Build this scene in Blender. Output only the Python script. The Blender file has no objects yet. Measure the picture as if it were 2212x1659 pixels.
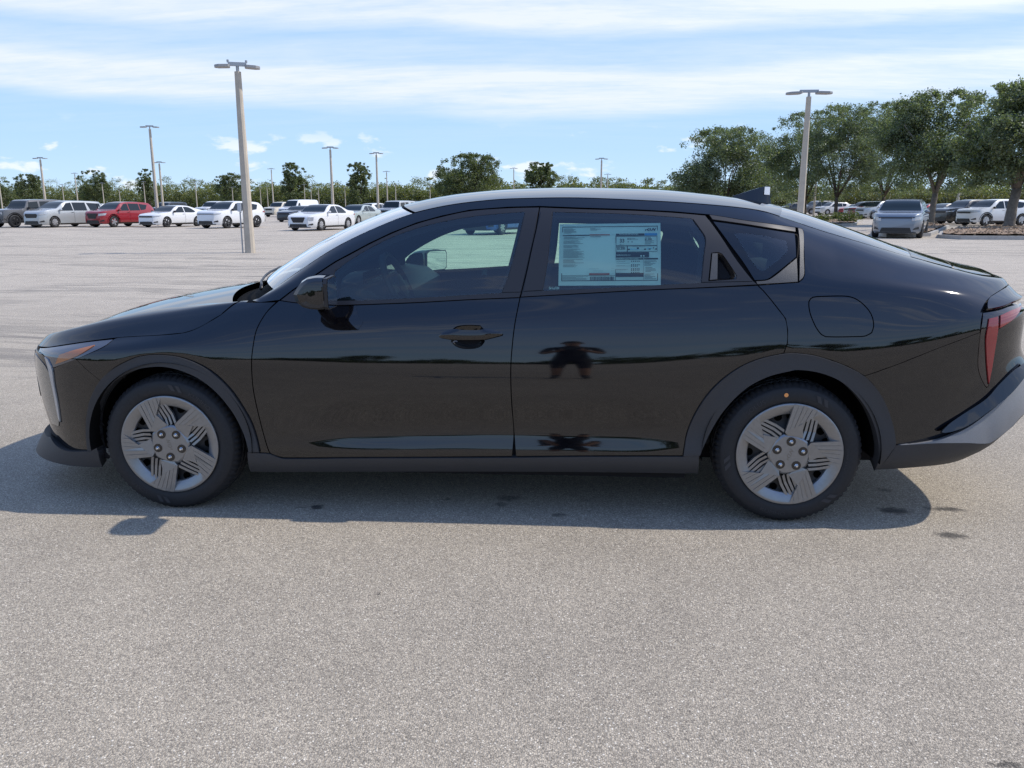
import bpy, bmesh, math, random
import numpy as np
from mathutils import Vector, Matrix
from mathutils.geometry import delaunay_2d_cdt
R = math.radians
scene = bpy.context.scene
COL = scene.collection
# ---------------------------------------------------------------- camera
F_PX, CAM = 1758.217, Vector((1.7719, -4.2886, 1.349))
YAW, PITCH, ROLL = -0.0687, -0.2158, -0.0026
fw = Vector((math.sin(YAW)*math.cos(PITCH), math.cos(YAW)*math.cos(PITCH), math.sin(PITCH)))
rt = Vector((math.cos(YAW), -math.sin(YAW), 0)); up = rt.cross(fw)
rt, up = rt*math.cos(ROLL) + up*math.sin(ROLL), -rt*math.sin(ROLL) + up*math.cos(ROLL)
cam_d = bpy.data.cameras.new('camera'); cam = bpy.data.objects.new('camera', cam_d); COL.objects.link(cam)
cam.matrix_world = Matrix(((rt.x, up.x, -fw.x, CAM.x), (rt.y, up.y, -fw.y, CAM.y), (rt.z, up.z, -fw.z, CAM.z), (0, 0, 0, 1)))
cam_d.sensor_width = 36; cam_d.lens = 36*F_PX/2212; cam_d.clip_start = .05; cam_d.clip_end = 6000
scene.camera = cam
# ---------------------------------------------------------------- sun, sky, exposure
SUN = Vector((.632, .085, .770)).normalized()
sun_d = bpy.data.lights.new('sun', 'SUN'); sun = bpy.data.objects.new('sun', sun_d); COL.objects.link(sun)
sun_d.energy = 3.15; sun_d.angle = R(.8); sun_d.color = (1, .93, .83)
sun.rotation_euler = SUN.to_track_quat('Z', 'Y').to_euler(); sun.location = (20, 5, 30)
scene.cycles.use_denoising = True; scene.cycles.denoising_prefilter = 'NONE'
scene.view_settings.view_transform = 'Standard'; scene.view_settings.look = 'None'
scene.view_settings.exposure = 0.38; scene.view_settings.gamma = 1; scene.view_settings.use_curve_mapping = False
world = bpy.data.worlds.new('World'); scene.world = world; world.use_nodes = True
class NT_:
    """small helper round a node tree"""
    def __init__(s, tree): s.t = tree
    def n(s, kind, **kw):
        nd = s.t.nodes.new(kind)
        for k, v in kw.items():
            if k.startswith('i_'):
                key = k[2:]; key = int(key) if key.isdigit() else key.replace('_', ' ')
                s.set(nd.inputs[key], v)
            else: setattr(nd, k, v)
        return nd
    def set(s, sock, v):
        if isinstance(v, bpy.types.NodeSocket): s.t.links.new(v, sock)
        elif isinstance(v, bpy.types.Node): s.t.links.new(v.outputs[0], sock)
        else:
            if hasattr(sock.default_value, '__len__') and not hasattr(v, '__len__'): v = (v,)*len(sock.default_value)
            if hasattr(sock.default_value, '__len__') and len(sock.default_value) == 4 and len(v) == 3: v = (*v, 1)
            sock.default_value = v
    def m(s, op, a, b=0.0, c=None, clamp=False):
        nd = s.t.nodes.new('ShaderNodeMath'); nd.operation = op; nd.use_clamp = clamp
        s.set(nd.inputs[0], a); s.set(nd.inputs[1], b)
        if c is not None: s.set(nd.inputs[2], c)
        return nd.outputs[0]
    def vm(s, op, a, b=(0, 0, 0), scale=None):
        nd = s.t.nodes.new('ShaderNodeVectorMath'); nd.operation = op
        s.set(nd.inputs[0], a); s.set(nd.inputs[1], b)
        if scale is not None: s.set(nd.inputs['Scale'], scale)
        return nd.outputs[0] if op not in ('DISTANCE', 'LENGTH', 'DOT_PRODUCT') else nd.outputs['Value']
    def mix(s, f, a, b, mode='MIX'):
        nd = s.t.nodes.new('ShaderNodeMix'); nd.data_type = 'RGBA'; nd.blend_type = mode
        s.set(nd.inputs[0], f); s.set(nd.inputs[6], a); s.set(nd.inputs[7], b)
        return nd.outputs[2]
    def ramp(s, f, stops, interp='LINEAR'):
        nd = s.t.nodes.new('ShaderNodeValToRGB'); s.set(nd.inputs[0], f); r = nd.color_ramp; r.interpolation = interp
        while len(r.elements) < len(stops): r.elements.new(.5)
        for e, (p, c) in zip(r.elements, stops):
            e.position = p; e.color = (*c, 1) if hasattr(c, '__len__') else (c, c, c, 1)
        return nd.outputs[0]
    def noise(s, vec, scale, detail=4, rough=.5, dist=0.0, dims='3D', out=0):
        nd = s.t.nodes.new('ShaderNodeTexNoise'); nd.noise_dimensions = dims
        s.set(nd.inputs['Vector'], vec); s.set(nd.inputs['Scale'], scale); s.set(nd.inputs['Detail'], detail)
        s.set(nd.inputs['Roughness'], rough); s.set(nd.inputs['Distortion'], dist)
        return nd.outputs[out]
    def sstep(s, v, a, b):
        nd = s.t.nodes.new('ShaderNodeMapRange'); nd.interpolation_type = 'SMOOTHSTEP'
        s.set(nd.inputs['Value'], v); s.set(nd.inputs['From Min'], a); s.set(nd.inputs['From Max'], b)
        return nd.outputs[0]
W_ = NT_(world.node_tree); world.node_tree.nodes.clear()
tc = W_.n('ShaderNodeTexCoord').outputs['Generated']
dirv = W_.vm('NORMALIZE', tc)
sep = W_.n('ShaderNodeSeparateXYZ', i_0=dirv); dx, dy, dz = sep.outputs
sky = W_.n('ShaderNodeTexSky', sky_type='NISHITA', sun_disc=False, sun_elevation=math.asin(SUN.z), sun_rotation=math.atan2(SUN.x, SUN.y),
           altitude=0, air_density=1.0, dust_density=.6, ozone_density=1.6)
elev = W_.m('ARCSINE', dz); az = W_.m('ARCTAN2', dx, dy)
# cirrus sheets far above: streaks lie along the horizon; denser sheets at two heights, ragged edges
cv = W_.n('ShaderNodeCombineXYZ', i_0=W_.m('DIVIDE', dx, W_.m('ADD', W_.m('MAXIMUM', dz, 0), .10)), i_1=W_.m('DIVIDE', dy, W_.m('ADD', W_.m('MAXIMUM', dz, 0), .10)), i_2=0).outputs[0]
warp = W_.noise(W_.vm('MULTIPLY', cv, (.35, .35, .35)), 1.0, 3, .55)
el2 = W_.m('ADD', elev, W_.m('MULTIPLY', W_.m('SUBTRACT', warp, .5), .085))
band = W_.ramp(el2, [(0, 0), (.060, .0), (.098, .10), (.116, .78), (.148, .92), (.160, .48), (.184, .30), (.200, .90), (.26, .80), (.40, .50), (.70, .40), (1, .42)])
st = W_.noise(W_.vm('MULTIPLY', cv, (.55, 2.4, 1)), 1.6, 6, .62, .4)
fib = W_.noise(W_.vm('MULTIPLY', cv, (2.0, 5.0, 1)), 3.0, 5, .65, .3)
dens = W_.m('ADD', W_.m('MULTIPLY', W_.m('SUBTRACT', st, .5), 1.75), W_.m('MULTIPLY', W_.m('SUBTRACT', fib, .5), .7))
cir = W_.m('MULTIPLY', W_.m('ADD', band, W_.m('MULTIPLY', dens, W_.m('ADD', W_.m('MULTIPLY', band, .75), .12))), 1.0, clamp=True)
# a broad sheet of cloud lies on the side the car lot looks to; it breaks into thin streaks on the other
sheet = W_.sstep(W_.m('ADD', dy, W_.m('MULTIPLY', W_.m('SUBTRACT', warp, .5), .5)), -.45, .25)
cir = W_.m('MULTIPLY', cir, W_.m('ADD', .35, W_.m('MULTIPLY', sheet, .65)))
cir2 = W_.sstep(W_.m('ADD', W_.m('MULTIPLY', st, .62), W_.m('MULTIPLY', fib, .38)), .47, .66)
cir = W_.m('MAXIMUM', cir, W_.m('MULTIPLY', cir2, W_.m('MULTIPLY', W_.sstep(elev, .16, .30), .80)))
cir = W_.m('MULTIPLY', cir, W_.m('MULTIPLY', W_.sstep(elev, .03, .10), W_.m('SUBTRACT', 1.0, W_.m('MULTIPLY', W_.sstep(elev, .55, .95), .85))))
# small cumulus puffs low over the horizon
pv = W_.n('ShaderNodeCombineXYZ', i_0=W_.m('MULTIPLY', az, 11.0), i_1=W_.m('MULTIPLY', elev, 26.0), i_2=3.7).outputs[0]
pf = W_.noise(pv, 1.35, 6, .55, .15)
puff = W_.m('MULTIPLY', W_.sstep(pf, .575, .66), W_.m('MULTIPLY', W_.sstep(elev, .004, .02), W_.m('SUBTRACT', 1.0, W_.sstep(elev, .06, .10))))
SKY_S = .10
# air light low over the horizon: pale blue, thinning upwards into the clear-sky blue
low = W_.ramp(W_.m('MULTIPLY', W_.m('MAXIMUM', elev, 0), 1/.55), [(0, (5.1, 6.8, 8.5)), (.10, (4.2, 6.1, 8.4)), (.28, (3.0, 5.1, 8.2)), (.6, (2.2, 4.2, 8.0)), (1, (1.7, 3.6, 7.8))])
skyc = W_.mix(W_.sstep(elev, .25, .75), low, W_.mix(.5, (1.5, 3.3, 7.4), W_.mix(1.0, sky.outputs[0], (1.0, 1.15, 1.6), 'MULTIPLY')))
# thin cloud scatters forward: brighter towards the sun
glow = W_.m('POWER', W_.m('MAXIMUM', W_.vm('DOT_PRODUCT', dirv, tuple(SUN)), 0), 3.0)
cloudc = W_.vm('SCALE', (7.1, 7.5, 8.3), scale=W_.m('ADD', W_.m('MULTIPLY', glow, .8), W_.m('ADD', 1.0, 0.0)))
c1 = W_.mix(W_.m('MULTIPLY', cir, .88), skyc, cloudc)
c2 = W_.mix(W_.m('MULTIPLY', puff, .72), c1, (7.8, 8.1, 8.7))
bg = W_.n('ShaderNodeBackground', i_Color=c2, i_Strength=SKY_S)
W_.n('ShaderNodeOutputWorld', i_Surface=bg.outputs[0])

# ---------------------------------------------------------------- materials
MATS = {}
def mat(name, base, rough=.5, metal=0.0, coat=0.0, spec=.5, ior=1.5, coat_rough=.02):
    if name in MATS: return MATS[name]
    m = bpy.data.materials.new(name); m.use_nodes = True
    b = m.node_tree.nodes['Principled BSDF']
    b.inputs['Base Color'].default_value = (*base, 1); b.inputs['Roughness'].default_value = rough; b.inputs['Metallic'].default_value = metal
    b.inputs['Coat Weight'].default_value = coat; b.inputs['Coat Roughness'].default_value = coat_rough
    b.inputs['Specular IOR Level'].default_value = spec; b.inputs['IOR'].default_value = ior
    MATS[name] = m; return m
def bsdf(m): return m.node_tree.nodes['Principled BSDF']
def grain(m, scale, amount, bump=0.0, coord='Object', bscale=None):
    """fine tone variation (and relief) on a plain material"""
    T = NT_(m.node_tree); b = bsdf(m); c = b.inputs['Base Color'].default_value[:3]
    v = T.n('ShaderNodeTexCoord').outputs[coord]
    f = T.noise(v, scale, 5, .6)
    lo = tuple(x*(1-amount) for x in c); hi = tuple(min(1, x*(1+amount)) for x in c)
    T.set(b.inputs['Base Color'], T.ramp(f, [(.3, lo), (.7, hi)]))
    if bump:
        g = T.noise(v, bscale or scale*3, 3, .6)
        T.set(b.inputs['Normal'], T.n('ShaderNodeBump', i_Strength=bump, i_Distance=.01, i_Height=g).outputs[0])
    return m
def glass_mat(name, tint, refl=1.0, rough=0.0, k=2.0):
    m = bpy.data.materials.new(name); m.use_nodes = True; T = NT_(m.node_tree); m.node_tree.nodes.clear()
    tr = T.n('ShaderNodeBsdfTransparent', i_Color=tint); gl = T.n('ShaderNodeBsdfGlossy', i_Color=(refl,)*3, i_Roughness=rough)
    fr = T.n('ShaderNodeFresnel', i_IOR=1.52)
    mx = T.n('ShaderNodeMixShader', i_0=T.m('MULTIPLY', fr.outputs[0], k, clamp=True), i_1=tr.outputs[0], i_2=gl.outputs[0])
    T.n('ShaderNodeOutputMaterial', i_Surface=mx.outputs[0]); MATS[name] = m; return m

M_PAINT = mat('black_paint', (.0024, .0025, .0040), .5, 0, 1.0, 0.0, coat_rough=.045); bsdf(M_PAINT).inputs['Coat IOR'].default_value = 1.70
M_SATIN = mat('satin_trim', (.016, .016, .019), .38)
M_CLAD = grain(mat('cladding_plastic', (.034, .035, .039), .55), 260, .12, .12)
M_CLAD_HI = grain(mat('cladding_plastic_grey', (.050, .052, .056), .5), 260, .12, .12)
M_TRIMSHEEN = grain(mat('cladding_painted_sheen', (.19, .193, .20), .45), 260, .10, .1)  # upward bumper facet of the cladding; reflected sky is put into its paler colour
M_GLOSS = mat('gloss_black', (.006, .006, .007), .06, 0, .6)
M_WELL = mat('wheel_well', (.006, .006, .006), .9, spec=.1)
M_SHELL = mat('inner_shell', (.012, .012, .014), .8, spec=.2)
M_FRIT = mat('glass_frit', (.006, .007, .010), .05, 0, .3)
M_GLASS = glass_mat('side_glass', (.74, .97, .87), 1.0)
M_WIND = glass_mat('windscreen_glass', (.66, .82, .78), 1.0)
M_DARKGLASS = glass_mat('rear_glass_tint', (.28, .36, .37), .85, 0.0, 1.5)
M_CHROME = mat('chrome', (.72, .72, .72), .12, 1)
M_SILVERTRIM = mat('silver_trim', (.30, .30, .31), .35, .8)
M_COVER = grain(mat('wheel_cover_silver', (.275, .278, .284), .33, .75), 60, .05)
M_STEEL = mat('dark_steel', (.02, .022, .026), .45, .3)
M_HOLE = mat('deep_hole', (.002, .002, .002), .9, spec=0)
M_RUBBER = grain(mat('tyre_rubber', (.021, .021, .023), .62, spec=.35), 90, .15)
M_RUBBER2 = mat('tyre_lettering', (.036, .036, .040), .55, spec=.4)
M_RED = mat('red_lens', (.21, .006, .010), .10, 0, 1.0)
M_RED2 = mat('smoked_lens', (.012, .005, .006), .06, 0, 1.0)
M_AMBER = mat('amber_lens', (.36, .12, .03), .12, 0, 1.0)
M_LENS = mat('clear_lens', (.10, .105, .125), .05, .6, 1.0); M_DRL = mat('light_guide', (.42, .43, .44), .15, .3, 1.0)
M_ORANGE = mat('orange_paint_dot', (.85, .34, .10), .6)
M_INTER = grain(mat('interior_fabric', (.045, .047, .052), .85, spec=.2), 40, .2)
M_INTER2 = grain(mat('interior_plastic', (.028, .029, .032), .6, spec=.3), 40, .15)
M_HEADLINER = mat('headliner', (.30, .30, .29), .9, spec=.1)
M_PAPER = mat('sticker_paper', (.94, .95, .94), .55)
def thin_paper(m):
    T = NT_(m.node_tree); b = bsdf(m); o = [n for n in m.node_tree.nodes if n.type == 'OUTPUT_MATERIAL'][0]
    tl = T.n('ShaderNodeBsdfTranslucent', i_Color=(.92, .92, .92)); mx = T.n('ShaderNodeMixShader', i_0=.15, i_1=b.outputs[0], i_2=tl.outputs[0]); T.set(o.inputs[0], mx.outputs[0])
thin_paper(M_PAPER)
M_INK = mat('sticker_ink', (.012, .014, .016), .6)
M_INKGREY = mat('sticker_grey_ink', (.30, .32, .33), .6)
M_INKRED = mat('sticker_red_ink', (.50, .10, .06), .6)
M_INKBLUE = mat('sticker_blue_ink', (.05, .30, .62), .6)
M_INKPALE = mat('sticker_pale_blue_ink', (.45, .70, .86), .6)

# ---------------------------------------------------------------- object helpers
def link(o, parent=None):
    COL.objects.link(o)
    if parent is not None: o.parent = parent
    return o
def mesh_obj(name, V, Fc, m, parent=None, smooth=True, mats=None, fmat=None):
    me = bpy.data.meshes.new(name); me.from_pydata([tuple(v) for v in V], [], [tuple(f) for f in Fc])
    for x in (mats or [m]): me.materials.append(x)
    if fmat is not None: me.polygons.foreach_set('material_index', fmat)
    me.polygons.foreach_set('use_smooth', [smooth]*len(me.polygons)); me.update()
    return link(bpy.data.objects.new(name, me), parent)
def bm_obj(name, bm, m, parent=None, smooth=False, sharp=None):
    me = bpy.data.meshes.new(name); bmesh.ops.recalc_face_normals(bm, faces=bm.faces[:]); bm.to_mesh(me); bm.free()
    me.materials.append(m)
    if smooth or sharp:
        me.polygons.foreach_set('use_smooth', [True]*len(me.polygons))
        if sharp: me.set_sharp_from_angle(angle=R(sharp))
    return link(bpy.data.objects.new(name, me), parent)
def thing(name, label, cat, loc=(0, 0, 0), rz=0, group=None):
    o = bpy.data.objects.new(name, None); COL.objects.link(o); o.location = loc; o.rotation_euler = (0, 0, rz)
    o.empty_display_size = .2; return tag(o, label, cat, group)
def tag(o, label=None, cat=None, group=None, kind=None):
    if label: o['label'] = label
    if cat: o['category'] = cat
    if group: o['group'] = group
    if kind: o['kind'] = kind
    return o
def empty(name, parent, loc=(0, 0, 0), rot=(0, 0, 0)):
    o = bpy.data.objects.new(name, None); o.empty_display_size = .1; link(o, parent); o.location = loc; o.rotation_euler = rot; return o
def box(bm, lo, hi, taper=None):
    v = [bm.verts.new((x, y, z)) for z in (lo[2], hi[2]) for y in (lo[1], hi[1]) for x in (lo[0], hi[0])]
    if taper:
        cx, cy = (lo[0]+hi[0])/2, (lo[1]+hi[1])/2
        for q in v[4:]: q.co.x = cx + (q.co.x-cx)*taper; q.co.y = cy + (q.co.y-cy)*taper
    for f in ((0, 2, 3, 1), (4, 5, 7, 6), (0, 1, 5, 4), (2, 6, 7, 3), (0, 4, 6, 2), (1, 3, 7, 5)): bm.faces.new([v[i] for i in f])
    return v
def tube(bm, pts, radii, seg=10, caps=True):
    """tapered tube through points"""
    rings = []; pts = [Vector(p) for p in pts]
    for i, p in enumerate(pts):
        t = (pts[min(i+1, len(pts)-1)] - pts[max(i-1, 0)]).normalized()
        a = t.cross(Vector((0, 0, 1)) if abs(t.z) < .9 else Vector((1, 0, 0))).normalized(); b = t.cross(a)
        r = radii[i] if hasattr(radii, '__len__') else radii
        rings.append([bm.verts.new(p + (a*math.cos(2*math.pi*k/seg) + b*math.sin(2*math.pi*k/seg))*r) for k in range(seg)])
    for A, B in zip(rings, rings[1:]):
        for k in range(seg): bm.faces.new((A[k], A[(k+1) % seg], B[(k+1) % seg], B[k]))
    if caps: bm.faces.new(rings[0][::-1]); bm.faces.new(rings[-1])
def lathe(bm, prof, seg=48, axis='y', close=False):
    """profile of (r, h) spun about an axis; returns rings"""
    rings = []
    for r, h in prof:
        ring = []
        for k in range(seg):
            a = 2*math.pi*k/seg; c, s = r*math.cos(a), r*math.sin(a)
            ring.append(bm.verts.new((c, h, s) if axis == 'y' else (c, s, h)))
        rings.append(ring)
    for A, B in zip(rings, rings[1:]):
        for k in range(seg): bm.faces.new((A[k], A[(k+1) % seg], B[(k+1) % seg], B[k]))
    return rings
def prism(bm, poly, h0, h1, plane='xz'):
    """closed polygon (a, b) given depth between h0 and h1"""
    mk = (lambda a, b, h: (a, h, b)) if plane == 'xz' else (lambda a, b, h: (a, b, h)) if plane == 'xy' else (lambda a, b, h: (h, a, b))
    A = [bm.verts.new(mk(a, b, h0)) for a, b in poly]; B = [bm.verts.new(mk(a, b, h1)) for a, b in poly]
    n = len(poly)
    bm.faces.new(A); bm.faces.new(B[::-1])
    for i in range(n): bm.faces.new((A[i], B[i], B[(i+1) % n], A[(i+1) % n]))
_dg = None
FONT_CACHE = {}
def text_geo(s, bold=False):
    """outline mesh of a word: verts (x, y), faces, width, height for size 1"""
    if s in FONT_CACHE: return FONT_CACHE[s]
    cu = bpy.data.curves.new('lettering', 'FONT'); cu.body = s; cu.resolution_u = 3; cu.fill_mode = 'FRONT'
    if bold: cu.offset = .018
    o = bpy.data.objects.new('lettering', cu); COL.objects.link(o)
    dg = bpy.context.evaluated_depsgraph_get(); me = bpy.data.meshes.new_from_object(o.evaluated_get(dg))
    V = np.array([v.co[:2] for v in me.vertices]) if len(me.vertices) else np.zeros((0, 2)); Fc = [tuple(p.vertices) for p in me.polygons]
    bpy.data.objects.remove(o); bpy.data.curves.remove(cu); bpy.data.meshes.remove(me)
    V -= V.min(0); FONT_CACHE[s] = (V, Fc); return FONT_CACHE[s]

# ---------------------------------------------------------------- ground
def ground_material():
    m = bpy.data.materials.new('worn_asphalt'); m.use_nodes = True; T = NT_(m.node_tree); b = bsdf(m)
    v = T.n('ShaderNodeTexCoord').outputs['Object']
    vo = T.n('ShaderNodeTexVoronoi', i_Vector=v, i_Scale=185.0); vo.feature = 'F1'
    cell = T.n('ShaderNodeSeparateColor', i_0=vo.outputs['Color']); 
    vo2 = T.n('ShaderNodeTexVoronoi', i_Vector=T.vm('MULTIPLY', v, (1, 1.15, 1)), i_Scale=400.0)
    cell2 = T.n('ShaderNodeSeparateColor', i_0=vo2.outputs['Color'])
    stone = T.ramp(cell.outputs[0], [(0, (.105, .097, .090)), (.22, (.22, .205, .188)), (.50, (.34, .315, .282)), (.78, (.46, .425, .375)), (.95, (.54, .50, .44)), (.992, (.74, .73, .70))])
    fines = T.ramp(cell2.outputs[1], [(0, (.10, .094, .088)), (.5, (.29, .27, .242)), (1, (.50, .465, .41))])
    edge = T.sstep(vo.outputs['Distance'], .34, .62)
    col = T.mix(T.m('MULTIPLY', edge, .72), stone, T.mix(.55, fines, (.13, .121, .112)))
    col = T.mix(.30, col, fines); col = T.mix(1.0, col, (1.25, 1.18, 1.065), 'MULTIPLY')
    # broad wear, traffic film and tyre marks
    big = T.noise(v, .22, 5, .6); med = T.noise(v, 2.2, 5, .65)
    col = T.mix(1.0, col, T.ramp(big, [(.3, (.88, .88, .89)), (.7, (1.10, 1.09, 1.06))]), 'MULTIPLY')
    col = T.mix(1.0, col, T.ramp(med, [(.25, (.90, .90, .90)), (.75, (1.08, 1.08, 1.08))]), 'MULTIPLY')
    # the lot further back is sandier and paler
    sp = T.n('ShaderNodeSeparateXYZ', i_0=v)
    far = T.sstep(T.m('ADD', sp.outputs[1], T.m('MULTIPLY', T.m('SUBTRACT', big, .5), 6.0)), -1.5, 9.0)
    col = T.mix(T.m('MULTIPLY', far, .42), col, T.mix(1.0, (.60, .535, .455), T.ramp(med, [(.2, .86), (.8, 1.10)]), 'MULTIPLY'))
    for sc, rot, amt, th in (((.10, 1.6, 1), .06, .42, .53), ((.06, .8, 1), -.12, .40, .54), ((.30, 3.4, 1), .40, .30, .60), ((.05, 2.2, 1), .0, .30, .55)):
        bend = T.noise(T.vm('MULTIPLY', v, (.09, .09, 1)), 1.0, 2, .5, out=1)
        mp = T.n('ShaderNodeMapping', i_Vector=T.vm('ADD', v, T.vm('SCALE', T.vm('SUBTRACT', bend, (.5, .5, .5)), scale=5.0)), i_Rotation=(0, 0, rot), i_Scale=sc)
        wn = T.noise(mp.outputs[0], 1.0, 3, .5, .2)
        k = T.m('SUBTRACT', 1.0, T.sstep(T.m('ABSOLUTE', T.m('SUBTRACT', wn, th)), .008, .030))
        k = T.m('MULTIPLY', k, T.m('MULTIPLY', T.sstep(sp.outputs[1], .8, 3.0), T.m('MULTIPLY', T.sstep(big, .36, .56), amt)))
        col = T.mix(k, col, (.14, .13, .122))
    # drips of oil and gum
    spots = SPOTS
    acc = None
    wob = T.noise(v, 26.0, 4, .7, out=1)
    vv = T.vm('ADD', v, T.vm('SCALE', T.vm('SUBTRACT', wob, (.5, .5, .5)), scale=.09))
    for x, y, rx, ry, a in spots:
        q = T.vm('MULTIPLY', T.vm('SUBTRACT', vv, (x, y, 0)), (1/rx, 1/ry, 0))
        k = T.m('MULTIPLY', T.m('SUBTRACT', 1.0, T.sstep(T.vm('LENGTH', q), .35, 1.15)), a)
        acc = k if acc is None else T.m('MAXIMUM', acc, k)
    col = T.mix(acc, col, (.022, .022, .023))
    T.set(b.inputs['Base Color'], col); b.inputs['Roughness'].default_value = .86; b.inputs['Specular IOR Level'].default_value = .25
    h = T.m('SUBTRACT', T.m('MULTIPLY', cell.outputs[1], .5), T.m('MULTIPLY', vo.outputs['Distance'], .9))
    h = T.m('ADD', h, T.m('MULTIPLY', vo2.outputs['Distance'], -.35))
    T.set(b.inputs['Normal'], T.n('ShaderNodeBump', i_Strength=.85, i_Distance=.0035, i_Height=h).outputs[0])
    return m
def px_ray(px, py):
    return (fw + rt*((px-1106)/F_PX) - up*((py-829.5)/F_PX))
def at_ground(px, py, z=0.0):
    """where the sight line of photo point (px, py) (photo 2212 wide) meets height z; used to read off positions"""
    v = px_ray(px, py); t = (z-CAM.z)/v.z; return CAM + v*t
SPOTS = []
for px, py, rx, ry, a in ((1930, 1103, .085, .05, .8), (2042, 1099, .095, .035, .75), (2056, 1157, .075, .045, .75), (1100, 1076, .07, .045, .55), (685, 1095, .035, .03, .85), (1206, 1112, .04, .035, .6),
                          (1912, 1058, .04, .03, .5), (1080, 1090, .03, .03, .5), (819, 1283, .012, .012, .8), (2172, 1652, .06, .012, .7), (1265, 1080, .03, .02, .4), (650, 1095, .03, .015, .4), (966, 1078, .03, .02, .5)):
    g = at_ground(px, py); SPOTS.append((g.x, g.y, rx, ry, a))
gm = bpy.data.meshes.new('asphalt_lot')
gv, gf = [], []
xs = [-3000, -400, -60, -8, 12, 60, 400, 3000]; ys = [-3000, -300, -40, -8, 12, 60, 400, 3000]
for y in ys:
    for x in xs: gv.append((x, y, 0))
for j in range(7):
    for i in range(7): gf.append((j*8+i, j*8+i+1, j*8+i+9, j*8+i+8))
gm.from_pydata(gv, [], gf); gm.materials.append(ground_material())
tag(link(bpy.data.objects.new('asphalt_lot', gm)), kind='structure', label='sandy grey asphalt of the car lot with tyre marks')
# ---- surface of the black sedan: a net of lengthwise lines, sampled densely and smoothed
def pchip(x, y, q):
    x = np.asarray(x, float); y = np.asarray(y, float); q = np.clip(q, x[0], x[-1])
    h = np.diff(x); dl = np.diff(y) / h; m = np.zeros_like(y)
    m[0], m[-1] = dl[0], dl[-1]
    for i in range(1, len(x) - 1):
        if dl[i-1] * dl[i] > 0:
            w1, w2 = 2*h[i] + h[i-1], h[i] + 2*h[i-1]
            m[i] = (w1 + w2) / (w1 / dl[i-1] + w2 / dl[i])
    k = np.clip(np.searchsorted(x, q, side='right') - 1, 0, len(x) - 2)
    t = (q - x[k]) / h[k]
    return ((1+2*t)*(1-t)**2*y[k] + t*(1-t)**2*h[k]*m[k] + t*t*(3-2*t)*y[k+1] + t*t*(t-1)*h[k]*m[k+1])

def smooth(a, sig, odd=False):
    """gaussian along axis 0; ends mirrored (point-mirrored when odd)"""
    n = int(3*sig) + 1; n = min(n, len(a) - 1)
    k = np.exp(-0.5*(np.arange(-n, n+1)/sig)**2); k /= k.sum()
    f, b = a[n:0:-1], a[-2:-n-2:-1]
    if odd: f, b = 2*a[0] - f, 2*a[-1] - b
    p = np.concatenate([f, a, b]); out = np.zeros_like(a)
    for i, w in enumerate(k): out += w * p[i:i+len(a)]
    return out

PLAN = np.array([(-.905,0),(-.895,.25),(-.845,.48),(-.74,.66),(-.62,.765),(-.50,.83),(-.35,.872),(0,.902),(.35,.907),(.62,.907),(1.0,.908),(1.5,.908),
 (2.0,.908),(2.4,.910),(2.72,.912),(3.0,.907),(3.3,.882),(3.5,.838),(3.64,.765),(3.74,.66),(3.81,.5),(3.848,.25),(3.855,0)])
DS = .012
_c = np.concatenate([[0], np.cumsum(np.hypot(*np.diff(PLAN, axis=0).T))])
NS = int(_c[-1]/DS) + 1
SV = np.linspace(0, _c[-1], NS)
PX = smooth(pchip(_c, PLAN[:,0], SV), 5); PA = pchip(_c, PLAN[:,1], SV)
PA = smooth(PA, 5, odd=True); PA[0] = PA[-1] = 0
_t = np.stack([np.gradient(PX), np.gradient(PA)], 1); _t /= np.linalg.norm(_t, axis=1)[:,None]
NX, NA = -_t[:,1], _t[:,0]
# parameter along the plan that side features hang on: x of the plan on the sides, stretched at the ends
def fx(kn, col=1): kn = np.array(kn, float); return pchip(kn[:,0], kn[:,col], PX)
LZ = [
 [(-.9,.185),(-.4,.178),(.34,.168),(1.5,.192),(2.35,.2),(3.0,.222),(3.4,.25),(3.52,.275),(3.62,.34),(3.75,.40),(3.85,.42)],
 [(-.9,.235),(.34,.222),(1.5,.248),(2.35,.252),(3.0,.275),(3.4,.315),(3.55,.36),(3.66,.44),(3.85,.48)],
 [(-.9,.30),(.3,.285),(1.5,.303),(2.35,.30),(3.1,.35),(3.4,.40),(3.66,.52),(3.85,.55)],
 [(-.9,.40),(.5,.348),(.8,.350),(1.5,.374),(2.1,.375),(2.4,.38),(3.1,.45),(3.4,.5),(3.7,.62),(3.85,.62)],
 [(-.9,.54),(0,.55),(2.5,.57),(3.1,.61),(3.4,.66),(3.6,.73),(3.85,.74)],
 [(-.9,.63),(-.5,.66),(-.1,.70),(.44,.722),(1.8,.727),(2.5,.752),(2.85,.765),(3.2,.805),(3.47,.855),(3.7,.875),(3.85,.87)],
 [(-.9,.675),(-.5,.71),(0,.765),(.5,.825),(1,.85),(2,.87),(2.6,.885),(3.2,.900),(3.47,.922),(3.7,.922),(3.85,.912)],
 [(-.9,.71),(-.5,.745),(-.06,.80),(.2,.86),(.45,.903),(.75,.925),(1.14,.95),(1.49,.97),(2.16,1.003),(2.72,1.015),(3.0,1.01),(3.4,.985),(3.6,.965),(3.75,.952),(3.85,.94)]]
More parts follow.
